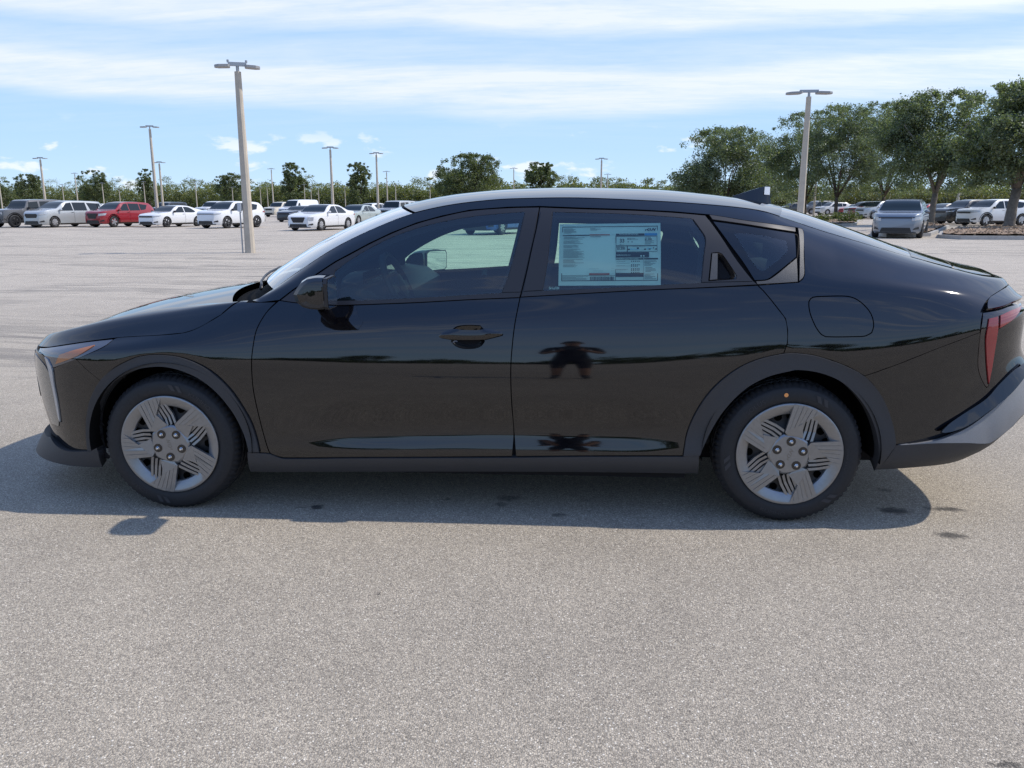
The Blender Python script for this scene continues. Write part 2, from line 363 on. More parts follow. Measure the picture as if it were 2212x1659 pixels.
LO = [
 [(-.9,-.035),(.3,-.05),(3,-.055),(3.85,-.06)],
 [(-.9,-.03),(.3,-.012),(3,-.012),(3.5,0),(3.7,.02),(3.85,.03)],
 [(-.9,-.03),(.3,-.002),(3,-.002),(3.5,.01),(3.7,.035),(3.85,.05)],
 [(-.9,-.012),(.5,-.006),(.66,-.010),(.9,-.021),(2.05,-.021),(2.3,-.010),(2.5,-.005),(3.4,0),(3.6,.012),(3.72,.035),(3.85,.055)],
 [(-.9,0),(.3,.003),(.9,.006),(2.0,.006),(2.6,.002),(3.85,0)],
 [(-.9,0),(3.85,0)],
 [(-.9,-.008),(-.5,-.012),(0,-.024),(.5,-.031),(2,-.031),(2.6,-.027),(3.2,-.026),(3.85,-.012)],
 [(-.9,-.03),(-.5,-.055),(0,-.072),(.5,-.078),(2,-.085),(2.7,-.078),(3.2,-.072),(3.6,-.06),(3.85,-.04)]]
# line 10: hood ridge, A-pillar edge, roof ditch, rear glass edge, deck edge; then the centre line
L10 = np.array([(-.905,-.80,0,.690),(-.895,-.792,.22,.693),(-.845,-.745,.43,.706),(-.74,-.665,.56,.735),(-.62,-.56,.62,.778),(-.50,-.46,.64,.812),(-.35,-.33,.655,.848),
 (0,0,.675,.902),(.2,.2,.693,.922),(.33,.33,.706,.930),(.385,.385,.700,.940),(.47,.47,.690,1.000),(.62,.62,.664,1.102),(.72,.72,.645,1.165),(.9,.9,.615,1.252),(1.09,1.09,.592,1.322),(1.33,1.33,.582,1.365),(1.53,1.53,.58,1.380),
 (1.75,1.75,.579,1.383),(2.12,2.12,.577,1.369),(2.40,2.40,.573,1.350),(2.615,2.615,.568,1.325),(2.72,2.72,.565,1.292),(2.89,2.89,.56,1.236),(3.04,3.04,.555,1.193),(3.28,3.28,.543,1.124),(3.48,3.46,.53,1.078),
 (3.64,3.60,.495,1.045),(3.74,3.69,.43,1.034),(3.81,3.755,.32,1.030),(3.848,3.79,.16,1.03),(3.855,3.795,0,1.03)])
LC = np.array([(-.905,-.80,.690),(-.895,-.79,.70),(-.845,-.75,.722),(-.74,-.68,.757),(-.62,-.585,.799),(-.50,-.49,.835),(-.35,-.37,.872),(0,-.07,.928),(.2,.08,.948),(.33,.155,.955),(.385,.185,.968),(.47,.27,1.035),(.62,.43,1.135),(.72,.535,1.193),
 (.9,.73,1.282),(1.09,.95,1.358),(1.33,1.25,1.412),(1.53,1.49,1.430),(1.75,1.73,1.436),(2.12,2.12,1.429),(2.40,2.43,1.406),(2.615,2.68,1.372),(2.72,2.82,1.345),(2.89,3.0,1.290),(3.04,3.15,1.240),(3.28,3.38,1.156),(3.48,3.54,1.106),
 (3.64,3.645,1.078),(3.74,3.71,1.064),(3.81,3.76,1.054),(3.848,3.79,1.04),(3.855,3.795,1.03)])
def _st(tab, cols, sig=2.0):
    out = []
    # arc position of each knot: nearest sample of the plan (monotone in x except flat ends)
    pos = np.interp(tab[:,0], np.maximum.accumulate(PX) + np.arange(NS)*1e-9, SV)
    pos[0], pos[-1] = SV[0], SV[-1]
    for c in cols: out.append(smooth(pchip(pos, tab[:,c], SV), sig))
    return out
X10, A10, Z10 = _st(L10, (1,2,3)); XC, ZC = _st(LC, (1,2))
A10[0] = A10[-1] = 0
LINES = []
for k in range(8):
    z = smooth(fx(LZ[k]), 6); o = smooth(fx(LO[k]), 6)
    LINES.append(np.stack([PX + NX*o, np.maximum(PA + NA*o, 0), z], 1))
P7, P10 = LINES[7], np.stack([X10, A10, Z10], 1)
_dz = np.clip((Z10 - P7[:,2]) / .35, 0, 1)          # how much greenhouse stands above the belt here
for t, b in ((.3, .022), (.58, .032), (.84, .022)):
    q = P7 + (P10 - P7)*t
    bul = b*_dz + .035*np.clip(1 - _dz*1.6, 0, 1)*np.clip(A10/.3, 0, 1)*(1-abs(2*t-1))
    n = np.stack([np.zeros(NS), (P10-P7)[:,2], -(P10-P7)[:,1]], 1); n /= np.linalg.norm(n, axis=1)[:,None] + 1e-9
    n[:,1] = np.abs(n[:,1]); n[:,2] = np.abs(n[:,2])
    q = q + n*bul[:,None]; LINES.append(q)
LINES.append(P10)
NL = len(LINES)
_cnt = [5, 6, 7, 13, 14, 13, 11, 9, 10, 10, 7]
_u = np.concatenate([np.arange(c)/c + i for i, c in enumerate(_cnt)] + [[NL-1]])
NU = len(_u)
_net = np.stack(LINES, 0)                             # (NL, NS, 3)
_len = np.linalg.norm(np.diff(_net[:, NS//2-40:NS//2+40].mean(1), axis=0), axis=1)
_kn = np.concatenate([[0], np.cumsum(_len)])
UV = np.interp(_u, np.arange(NL), _kn)
SG = np.zeros((NS, NU, 3))
_h = np.diff(_kn)
_m = np.zeros_like(_net)
_d = np.diff(_net, axis=0) / _h[:,None,None]
_m[1:-1] = (_h[1:,None,None]*_d[:-1] + _h[:-1,None,None]*_d[1:]) / (_h[1:] + _h[:-1])[:,None,None]
_m[0], _m[-1] = _d[0], _d[-1]
for j, uv in enumerate(UV):
    k = min(np.searchsorted(_kn, uv, side='right') - 1, NL - 2); t = (uv - _kn[k]) / _h[k]
    SG[:,j] = (1+2*t)*(1-t)**2*_net[k] + t*(1-t)**2*_h[k]*_m[k] + t*t*(3-2*t)*_net[k+1] + t*t*(t-1)*_h[k]*_m[k+1]
_sm = smooth(np.swapaxes(SG, 0, 1).copy(), 1.6, odd=True); SG = np.swapaxes(_sm, 0, 1).copy()
ARCH = [(0.012, .315, .385), (2.722, .318, .408)]
for ax, az, ar in ARCH:                               # slight flare of the sheet metal round each wheel arch
    r = np.hypot(SG[:,:,0]-ax, SG[:,:,2]-az)
    b = -.005*np.exp(-np.maximum(r-ar-.003, 0)**2/(2*.016**2))
    SG[:,:,1] += b*(SG[:,:,2] < .9)*(PA[:,None] > .6)
def grid_normals(G):
    a = np.gradient(G, axis=0); b = np.gradient(G, axis=1)
    n = np.cross(a, b); n /= np.linalg.norm(n, axis=2)[:,:,None] + 1e-12
    return n
SN = grid_normals(SG)
if SN[NS//2, NU//2, 1] < 0: SN = -SN                  # half-width grows outward
SN[0] = SN[1]; SN[-1] = SN[-2]
# top sheet: from line 10 to the centre line
NT = 30
TV = np.linspace(0, 1, NT)
TG = np.zeros((NS, NT, 3))
for j, t in enumerate(TV):
    w = 1 - (1-t)**2.2
    TG[:,j,0] = X10 + (XC-X10)*w; TG[:,j,1] = A10*(1-t); TG[:,j,2] = Z10 + (ZC-Z10)*w
TN = grid_normals(TG); TN[TN[:,:,2] < 0] *= -1
def bil(G, s, u, uv):
    fi = np.clip(s/SV[-1]*(NS-1), 0, NS-1.0001); i = fi.astype(int); a = (fi-i)[:,None]
    j = np.clip(np.searchsorted(uv, u, side='right')-1, 0, len(uv)-2); b = ((u-uv[j])/(uv[j+1]-uv[j]))[:,None]
    return (G[i,j]*(1-a)*(1-b) + G[i+1,j]*a*(1-b) + G[i,j+1]*(1-a)*b + G[i+1,j+1]*a*b)
def inv_xz(pts):
    """side view (x, z) -> (s, u) on the side sheet, all points at once"""
    P_ = np.asarray(pts, float).reshape(-1, 2); n = len(P_)
    s = np.zeros(n); u = np.zeros(n); gx, gz = SG[:,:,0], SG[:,:,2]
    for k in range(n):
        i, j = np.unravel_index(np.argmin((gx-P_[k,0])**2 + (gz-P_[k,1])**2), gx.shape); s[k], u[k] = SV[i], UV[j]
    e = 1e-3
    for it in range(8):
        p = bil(SG, s, u, UV)
        s1, s0, u1, u0 = np.minimum(s+e, SV[-1]), np.maximum(s-e, 0), np.minimum(u+e, UV[-1]), np.maximum(u-e, 0)
        a = (bil(SG, s1, u, UV) - bil(SG, s0, u, UV))/(s1-s0)[:,None]; b = (bil(SG, s, u1, UV) - bil(SG, s, u0, UV))/(u1-u0)[:,None]
        det = a[:,0]*b[:,2] - b[:,0]*a[:,2]; det = np.where(abs(det) < 1e-4, 1e-4, det); ex, ez = P_[:,0]-p[:,0], P_[:,1]-p[:,2]
        s = np.clip(s + np.clip((ex*b[:,2] - b[:,0]*ez)/det, -.02, .02), 0, SV[-1]); u = np.clip(u + np.clip((a[:,0]*ez - ex*a[:,2])/det, -.02, .02), 0, UV[-1])
    return np.stack([s, u], 1)
# ---- end of surface
OUT = {
 'door_front_seam': [(1.644,1.345),(1.504,1.342),(1.335,1.330),(1.211,1.305),(1.099,1.275),(.988,1.232),(.888,1.185),(.811,1.144),(.744,1.109),(.658,1.052),(.568,.991),(.511,.946),(.507,.941),(.467,.904),(.442,.863),(.425,.819),(.417,.761),(.411,.712),(.408,.661),(.408,.575),(.419,.473),(.436,.365),(.459,.280),(.469,.272),(.493,.263),(.524,.257) ],
 'sill_top': [(.524,.257),(.846,.265),(1.186,.273),(1.527,.281),(1.554,.285),(1.796,.290),(2.069,.296),(2.270,.300) ],
 'door_mid_seam': [(1.644,1.345),(1.631,1.251),(1.614,1.166),(1.592,1.061),(1.567,.965),(1.548,.860),(1.538,.766),(1.535,.702),(1.535,.782),(1.534,.702),(1.535,.606),(1.539,.501),(1.546,.385),(1.555,.285) ],
 'door_rear_seam': [(1.644,1.345),(1.839,1.337),(2.060,1.330),(2.225,1.321),(2.364,1.309),(2.413,1.235),(2.480,1.126),(2.553,1.025),(2.583,1.000),(2.612,.965),(2.647,.920),(2.669,.890),(2.677,.845),(2.677,.794),(2.664,.750),(2.665,.750),(2.565,.726),(2.490,.692),(2.416,.636),(2.358,.568),(2.315,.489),(2.287,.405),(2.276,.334),(2.272,.300) ],
 'arch_rear_out': [(2.272,.300),(2.276,.334),(2.287,.405),(2.315,.489),(2.358,.568),(2.416,.636),(2.490,.692),(2.565,.726),(2.665,.750),(2.713,.752),(2.785,.744),(2.858,.723),(2.927,.697),(2.999,.657),(3.057,.600),(3.099,.535),(3.128,.470),(3.147,.410),(3.156,.362) ],
 'arch_rear_in': [(2.349,.211),(2.343,.299),(2.359,.343),(2.386,.410),(2.424,.488),(2.473,.555),(2.532,.611),(2.611,.654),(2.687,.675),(2.722,.682),(2.811,.671),(2.896,.638),(2.963,.584),(3.016,.520),(3.052,.455),(3.075,.389),(3.088,.322),(3.091,.238) ],
 'arch_front_out': [(-.419,.255),(-.413,.334),(-.397,.409),(-.362,.501),(-.300,.591),(-.225,.651),(-.128,.698),(-.068,.712),(-.009,.716),(.078,.709),(.163,.682),(.232,.641),(.299,.574),(.349,.494),(.384,.417),(.405,.337),(.415,.282) ],
 'arch_front_in': [(-.374,.188),(-.364,.254),(-.363,.334),(-.349,.414),(-.315,.487),(-.261,.556),(-.198,.609),(-.120,.646),(-.047,.661),(.023,.662),(.101,.644),(.177,.608),(.245,.550),(.302,.471),(.337,.394),(.359,.319),(.364,.281),(.348,.179) ],
 'sill_top_full': [(.361,.283),(.415,.278),(.458,.276),(.493,.262),(.524,.254),(.846,.263),(1.527,.279),(1.796,.288),(2.069,.294),(2.271,.298),(2.340,.305) ],
 'sill_bot': [(.348,.179),(.833,.190),(1.518,.204),(2.074,.212),(2.349,.210) ],
 'hood_seam': [(-.622,.716),(-.514,.736),(-.420,.752),(-.320,.767),(-.232,.778),(-.131,.787),(-.036,.794),(.087,.807),(.138,.822),(.197,.852),(.250,.884),(.313,.934) ],
 'headlight': [(-.639,.707),(-.613,.715),(-.417,.749),(-.318,.763),(-.249,.771),(-.270,.747),(-.323,.720),(-.419,.681),(-.561,.631),(-.579,.639),(-.615,.675),(-.641,.694) ],
 'amber': [(-.515,.697),(-.430,.722),(-.326,.747),(-.342,.732),(-.394,.702),(-.468,.673),(-.550,.647) ],
 'bumper_fender': [(-.419,.685),(-.371,.645),(-.300,.591) ],
 'drl': [(-.627,.679),(-.595,.669),(-.568,.629),(-.567,.557),(-.563,.461),(-.573,.363),(-.584,.389),(-.585,.488),(-.593,.578),(-.605,.636) ],
 'lip_top': [(-.673,.276),(-.600,.250),(-.524,.242),(-.423,.253),(-.362,.261) ],
 'lip_bot': [(-.724,.198),(-.657,.183),(-.555,.182),(-.461,.180),(-.373,.179) ],
 'front_glass': [(.748,.947),(.747,1.035),(.752,1.069),(.794,1.103),(.892,1.164),(1.002,1.217),(1.113,1.255),(1.225,1.282),(1.338,1.301),(1.450,1.313),(1.575,1.322),(1.545,1.177),(1.515,1.061),(1.485,.985),(1.326,.974),(1.133,.962),(.911,.952) ],
 'bpil_front': [(1.581,1.325),(1.641,1.325),(1.611,1.166),(1.589,1.061),(1.571,.987),(1.489,.985),(1.518,1.061),(1.549,1.177) ],
 'bpil_rear': [(1.650,1.327),(1.701,1.327),(1.685,1.125),(1.665,.995),(1.581,.990),(1.596,1.072),(1.621,1.198) ],
 'rear_glass': [(1.705,1.321),(1.949,1.315),(2.114,1.307),(2.299,1.293),(2.328,1.251),(2.350,1.209),(2.341,1.147),(2.325,1.031),(2.161,1.021),(1.895,1.006),(1.669,.995),(1.688,1.125) ],
 'cpil_trim': [(2.303,1.293),(2.376,1.288),(2.418,1.224),(2.480,1.124),(2.545,1.036),(2.329,1.031),(2.345,1.147),(2.354,1.210),(2.331,1.252) ],
 'handle_recess': [(2.377,1.149),(2.405,1.152),(2.419,1.146),(2.457,1.090),(2.476,1.058),(2.472,1.047),(2.361,1.039) ],
 'handle_flap': [(2.379,1.149),(2.403,1.150),(2.397,1.044),(2.364,1.040) ],
 'belt_front': [(.744,.926),(.748,.946),(.911,.951),(1.133,.962),(1.326,.974),(1.485,.984),(1.571,.987),(1.567,.966),(1.354,.956),(1.134,.943),(.912,.933) ],
 'belt_rear': [(1.581,.989),(1.669,.994),(1.895,1.005),(2.161,1.021),(2.325,1.030),(2.545,1.036),(2.560,1.024),(2.318,1.010),(2.160,1.003),(1.948,.991),(1.572,.968) ],
 'quarter_glass': [(2.391,1.285),(2.521,1.267),(2.629,1.250),(2.748,1.232),(2.735,1.136),(2.679,1.097),(2.628,1.062),(2.601,1.046),(2.550,1.042),(2.507,1.115),(2.458,1.185) ],
 'quarter_clear': [(2.479,1.233),(2.549,1.230),(2.624,1.218),(2.699,1.200),(2.702,1.177),(2.695,1.156),(2.667,1.134),(2.627,1.106),(2.591,1.082),(2.572,1.085),(2.539,1.126),(2.511,1.178) ],
 'quarter_strip': [(2.764,1.251),(2.785,1.246),(2.787,1.235),(2.767,1.146),(2.756,1.065),(2.746,1.048),(2.728,1.035) ],
 'quarter_low': [(2.735,1.133),(2.726,1.035),(2.657,1.030),(2.559,1.024),(2.552,1.039),(2.601,1.044),(2.633,1.061),(2.682,1.096) ],
 'quarter_top': [(2.378,1.308),(2.437,1.299),(2.523,1.284),(2.633,1.269),(2.754,1.252),(2.749,1.234),(2.629,1.252),(2.521,1.269),(2.391,1.287) ],
 'fuel_door': [(2.772,.970),(2.782,.976),(2.808,.979),(2.911,.981),(2.946,.974),(2.976,.956),(3.006,.924),(3.019,.897),(3.023,.862),(3.015,.837),(2.991,.824),(2.958,.821),(2.830,.820),(2.814,.828),(2.792,.856),(2.772,.901),(2.765,.931),(2.765,.959) ],
 'bumper_quarter': [(2.999,.657),(3.121,.703),(3.273,.765),(3.378,.803),(3.467,.833) ],
 'lamp': [(3.478,.913),(3.514,.916),(3.561,.921),(3.626,.931),(3.744,.933),(3.736,.926),(3.672,.899),(3.638,.877),(3.597,.860),(3.555,.843),(3.551,.785),(3.549,.705),(3.538,.603),(3.530,.598),(3.519,.607),(3.492,.649),(3.475,.693),(3.468,.764),(3.467,.833) ],
 'lamp_red_v': [(3.500,.890),(3.547,.897),(3.550,.843),(3.548,.770),(3.545,.689),(3.536,.606),(3.530,.625),(3.505,.735),(3.492,.815) ],
 'lamp_red_h': [(3.556,.900),(3.621,.915),(3.721,.926),(3.673,.902),(3.634,.878),(3.555,.845) ],
 'lid': [(3.483,.918),(3.493,.941),(3.551,.973),(3.700,.999),(3.737,.997),(3.733,.979),(3.696,.948),(3.564,.931) ],
 'rb_trim_top': [(3.156,.362),(3.208,.368),(3.314,.388),(3.389,.413),(3.442,.435),(3.530,.486),(3.619,.547),(3.688,.598),(3.726,.633) ],
 'rb_trim_mid': [(3.156,.362),(3.315,.377),(3.547,.374) ],
 'rb_trim_bot': [(3.091,.238),(3.266,.252),(3.483,.279),(3.548,.372),(3.587,.400) ],
 'rb_gloss': [(3.324,.421),(3.362,.454),(3.436,.501),(3.524,.556),(3.582,.609),(3.653,.660),(3.725,.684),(3.750,.665),(3.687,.617),(3.618,.560),(3.529,.502),(3.447,.449),(3.387,.425),(3.338,.417) ],
 'handle': [(1.227,.808),(1.235,.819),(1.289,.840),(1.332,.851),(1.402,.851),(1.435,.841),(1.497,.826),(1.503,.818),(1.498,.810),(1.447,.797),(1.420,.789),(1.290,.788),(1.231,.798) ],
 'handle_bowl': [(1.286,.835),(1.305,.847),(1.348,.852),(1.402,.851),(1.420,.833),(1.421,.786),(1.409,.770),(1.382,.759),(1.328,.758),(1.298,.769),(1.282,.785) ],
 'rocker_wedge': [(.561,.284),(.648,.320),(.788,.343),(1.127,.354),(1.519,.367),(1.850,.382),(2.014,.379),(2.128,.346) ],
 'sail': [(.743,1.093),(.751,1.069),(.747,1.035),(.735,1.009),(.723,1.035) ],
}
# ---------------------------------------------------------------- panels cut from the side sheet
def zt(x): return float(np.interp(x, np.maximum.accumulate(SG[:,-1,0]) + np.arange(NS)*1e-9, SG[:,-1,2]))
def top_run(xa, xb, step=.05):
    n = max(2, int(abs(xb-xa)/step)); return [(x, zt(x)) for x in np.linspace(xa, xb, n+1)]
def resample(poly, step, corner=38, close=True):
    """closed outline -> evenly spaced points, rounded through gentle vertices, sharp at corners"""
    p = [np.array(q, float) for q in poly]; q = [p[0]]
    for a in p[1:]:
        if np.linalg.norm(a-q[-1]) > 1e-4: q.append(a)
    if np.linalg.norm(q[0]-q[-1]) < 1e-4: q.pop()
    p = q; n = len(p); out = []
    def is_c(i):
        a, b = p[i]-p[i-1], p[(i+1) % n]-p[i]; la, lb = np.linalg.norm(a), np.linalg.norm(b)
        return math.degrees(math.acos(np.clip(a@b/(la*lb+1e-12), -1, 1))) > corner
    C = [is_c(i) for i in range(n)]
    for i in range(n):
        a, b = p[i], p[(i+1) % n]; L = np.linalg.norm(b-a); m = max(1, int(round(L/step)))
        ta = (b-a) if C[i] else (b-p[i-1])*(L/(np.linalg.norm(b-a)+np.linalg.norm(a-p[i-1])+1e-9))
        nb = p[(i+2) % n]
        tb = (b-a) if C[(i+1) % n] else (nb-a)*(L/(np.linalg.norm(nb-b)+np.linalg.norm(b-a)+1e-9))
        for k in range(m):
            t = k/m; out.append((1+2*t)*(1-t)**2*a + t*(1-t)**2*ta + t*t*(3-2*t)*b + t*t*(t-1)*tb)
    return np.array(out)
def area2(p): return .5*np.sum(p[:,0]*np.roll(p[:,1], -1) - np.roll(p[:,0], -1)*p[:,1])
def inset_poly(p, d):
    if d == 0: return p
    sg = 1 if area2(p) > 0 else -1
    e = np.roll(p, -1, 0)-p; e /= np.linalg.norm(e, axis=1)[:,None]+1e-12
    n = np.stack([-e[:,1], e[:,0]], 1)*sg; m = n + np.roll(n, 1, 0); l = np.linalg.norm(m, axis=1)[:,None]
    m = m/(l+1e-9); c = np.clip((m*n).sum(1), .35, 1)[:,None]
    return p + m*d/c
def inside(pts, poly):
    x, y = pts[:,0], pts[:,1]; r = np.zeros(len(pts), bool); j = len(poly)-1
    for i in range(len(poly)):
        a, b = poly[i], poly[j]
        k = ((a[1] > y) != (b[1] > y)) & (x < (b[0]-a[0])*(y-a[1])/(b[1]-a[1]+1e-15)+a[0]); r ^= k; j = i
    return r
def seg_dist(pts, poly, closed=True):
    best = np.full(len(pts), 1e9); n = len(poly)
    for i in range(n if closed else n-1):
        a, b = poly[i], poly[(i+1) % n]; ab = b-a; t = np.clip(((pts-a)@ab)/(ab@ab+1e-12), 0, 1)
        best = np.minimum(best, np.linalg.norm(pts-a-t[:,None]*ab, axis=1))
    return best
def cut_sheet(poly, holes=(), su=False, inset=.0022, hin=-.0022, h=.022, step=.013):
    """triangulated piece of the side sheet inside an outline: params (s, u), triangles, boundary loops"""
    loops = []
    for k, pl in enumerate([poly, *holes]):
        if su and k == 0: q = resample(pl, step*2, corner=20)
        else:
            q = np.array(pl, float) if len(pl) > 90 else resample(pl, step)
            q = inset_poly(q, inset if k == 0 else hin); q = inv_xz(q)
        keep = np.linalg.norm(q-np.roll(q, 1, 0), axis=1) > 1e-4; loops.append(q[keep])
    lo, hi = loops[0].min(0), loops[0].max(0)
    gs, gu = np.meshgrid(np.arange(lo[0]+h*.5, hi[0], h), np.arange(lo[1]+h*.5, hi[1], h*.9)); G_ = np.stack([gs.ravel(), gu.ravel()], 1)
    G_[:,0] += (np.round((G_[:,1]-lo[1])/(h*.9)) % 2)*h*.5
    ok = inside(G_, loops[0])
    for l in loops[1:]: ok &= ~inside(G_, l)
    G_ = G_[ok]
    for l in loops:
        if len(G_): G_ = G_[seg_dist(G_, l) > h*.42]
    allp = np.concatenate([*loops, G_]); edges = []; o = 0; loop_idx = []
    for l in loops:
        n = len(l); edges += [(o+i, o+(i+1) % n) for i in range(n)]; loop_idx.append(list(range(o, o+n))); o += n
    r = delaunay_2d_cdt([Vector(p) for p in allp], edges, [], 0, 1e-5)
    V = np.array([tuple(v) for v in r[0]]); T_ = np.array([f for f in r[2] if len(f) == 3]); orig = r[3]
    back = {}
    for i, os_ in enumerate(orig):
        for k in os_: back[k] = i
    c = V[T_].mean(1); ok = inside(c, loops[0])
    for l in loops[1:]: ok &= ~inside(c, l)
    LI = []
    for li in loop_idx:
        q = [back[i] for i in li if i in back]; LI.append([q[i] for i in range(len(q)) if q[i] != q[i-1]])
    return V, T_[ok], LI
def sheet_pos(V, lift=0.0):
    p = bil(SG, V[:,0], V[:,1], UV); n = bil(SN, V[:,0], V[:,1], UV); n /= np.linalg.norm(n, axis=1)[:,None]
    if callable(lift): lift = lift(V, p)
    return p + n*np.asarray(lift).reshape(-1, 1) if np.ndim(lift) else p + n*lift, n
def build_panel(name, pieces, m, parent=None, thick=.012, side=-1, own_normals=False):
    """pieces: (pos, normal, tris, loops) -> one mesh with turned-in edges; side -1 is the near flank, +1 the far one"""
    VV, FF, NN = [], [], []; o = 0
    for pos, nrm, tri, loops in pieces:
        pos = pos.copy(); nrm = nrm.copy(); n0 = len(pos)
        if own_normals:
            fn = np.cross(pos[tri[:,1]]-pos[tri[:,0]], pos[tri[:,2]]-pos[tri[:,0]])
            sgn = np.sign((fn*nrm[tri].mean(1)).sum(1))[:,None]; fn *= np.where(sgn == 0, 1, sgn); acc = np.zeros_like(pos)
            for k in range(3): np.add.at(acc, tri[:,k], fn)
            nrm = acc/(np.linalg.norm(acc, axis=1)[:,None]+1e-12)
        # orient
        fn = np.cross(pos[tri[:,1]]-pos[tri[:,0]], pos[tri[:,2]]-pos[tri[:,0]]); flip = (fn*nrm[tri].mean(1)).sum(1) < 0
        tri = tri.copy(); tri[flip] = tri[flip][:, ::-1]
        VV.append(pos); FF += [tuple(int(i)+o for i in t) for t in tri]; NN += [nrm[i] for t in tri for i in t]; o += n0
        if thick:
            for lp in loops:
                lp = np.array(lp); a = pos[lp]; b = a - nrm[lp]*thick; k = len(lp)
                t = np.roll(a, -1, 0)-np.roll(a, 1, 0); sn = np.cross(t, nrm[lp]); sn /= np.linalg.norm(sn, axis=1)[:,None]+1e-12
                cen = pos[tri].mean((0, 1))
                VV += [a, b]
                # which way is out: look at whether the first triangle edge runs with the loop
                es = {(int(x[i]), int(x[(i+1) % 3])) for x in tri for i in range(3)}
                fwd = sum(((int(lp[i]), int(lp[(i+1) % k])) in es) for i in range(k)) > k/2
                if not fwd: sn = -sn
                for i in range(k):
                    j = (i+1) % k; q = (o+i, o+k+i, o+k+j, o+j) if fwd else (o+i, o+j, o+k+j, o+k+i)
                    idx = (i, i, j, j) if fwd else (i, j, j, i)
                    FF.append(q); NN += [sn[x] for x in idx]
                o += 2*k
    V = np.concatenate(VV); N = np.array(NN)
    V = V*np.array([1, side, 1]); N = N*np.array([1, side, 1])
    if side < 0:
        F2, N2, o = [], [], 0
        for f in FF: F2.append(f[::-1]); N2 += list(N[o:o+len(f)][::-1]); o += len(f)
        FF, N = F2, np.array(N2)
    me = bpy.data.meshes.new(name); me.from_pydata(V.tolist(), [], FF); me.materials.append(m)
    me.polygons.foreach_set('use_smooth', [True]*len(me.polygons)); me.update()
    me.normals_split_custom_set([tuple(x) for x in N])
    return link(bpy.data.objects.new(name, me), parent)
class Piece:
    def __init__(s, poly, holes=(), lift=0.0, **kw):
        s.V, s.T, s.L = cut_sheet(poly, holes, **kw); s.p, s.n = sheet_pos(s.V, lift)
    def t(s): return (s.p, s.n, s.T, s.L)
def both(name, piece, m, parents, **kw):
    """the same pressed panel on either flank"""
    pcs = [x.t() for x in (piece if isinstance(piece, list) else [piece])]
    return [build_panel(name, pcs, m, parents[0], side=-1, **kw), build_panel(name, pcs, m, parents[1], side=1, **kw)]

# ---------------------------------------------------------------- the black sedan
CAR = thing('sedan_car', 'glossy black four door sedan parked across the foreground, price sheet in its rear window', 'car', (1.4, 0, 0))
CAR_OFF = Vector((-1.4, 0, 0))
car = empty('body_frame', None); bpy.data.objects.remove(car); car = CAR
O = OUT
seam_f = O['door_front_seam']; top_seam = seam_f[:12]; fr_down = seam_f[13:]
MID = [(1.644, 1.345), (1.631, 1.251), (1.614, 1.166), (1.592, 1.061), (1.569, .966), (1.550, .860), (1.540, .766), (1.535, .690), (1.535, .606), (1.539, .501), (1.546, .385), (1.555, .283)]
REAR_UP = [(2.664, .750), (2.677, .794), (2.677, .845), (2.669, .890), (2.647, .920), (2.612, .965), (2.583, 1.0), (2.560, 1.022)]
ARO, ARI, AFO, AFI = O['arch_rear_out'], O['arch_rear_in'], O['arch_front_out'], O['arch_front_in']
def lift_const(v): return v
P2 = [CAR, CAR]
fg, rg, qg = O['front_glass'], O['rear_glass'], O['quarter_glass']
# front door
belt_lo_f = [(1.567, .966), (1.354, .956), (1.134, .943), (.912, .933), (.744, .926)]
fd_poly = [(.511, .946)] + [(x, z) for x, z in fr_down if z < .93] + [(.846, .265), (1.186, .273), (1.540, .283)] + MID[::-1][1:8] + belt_lo_f + [(.70, .928), (.60, .936)]
bowl = O['handle_bowl']; handle = O['handle']
doorF = both('front_door', Piece(fd_poly, [bowl]), M_PAINT, P2)
bowl_r = resample(bowl, .013)
def dish(V, p):
    d = seg_dist(p[:,[0,2]], bowl_r); return -.034*np.clip(d/.030, 0, 1)**.6
both('handle_recess', Piece(bowl, lift=dish, inset=-.001, h=.010), M_GLOSS, doorF, thick=.0, own_normals=True)
hand_r = resample(handle, .013)
def hlift(V, p):
    d = seg_dist(p[:,[0,2]], hand_r); return .012 + .020*np.clip(d/.018, 0, 1)**.55
hpoly = [(1.227, .808), (1.235, .820), (1.289, .836), (1.332, .832), (1.402, .832), (1.435, .838), (1.497, .826), (1.503, .818), (1.498, .810), (1.447, .797), (1.420, .791), (1.290, .790), (1.231, .798)]
hp = both('door_handle', Piece(hpoly, lift=hlift, h=.008, step=.008), M_PAINT, doorF, thick=.030, own_normals=True)
frame_f = list(top_seam) + [(.60, .936), (.70, .930), (.744, .926)] + belt_lo_f[::-1][1:] + MID[:5][::-1]
ffr = both('window_frame', Piece(frame_f, [fg], lift=-.003, inset=.0025), M_SATIN, doorF)
both('window_glass', Piece(fg, lift=-.004, inset=-.004), M_GLASS, doorF, thick=0)
both('pillar_trim', Piece(O['bpil_front'], lift=.001), M_SATIN, doorF, thick=.004)
both('belt_moulding', Piece(O['belt_front'], lift=.003, inset=.001), M_SATIN, doorF, thick=.006)
both('mirror_sail', Piece([(.755, 1.090), (.745, 1.040), (.742, .952), (.70, .945), (.62, .960), (.665, 1.020)], lift=-.001), M_SATIN, doorF, thick=.004)
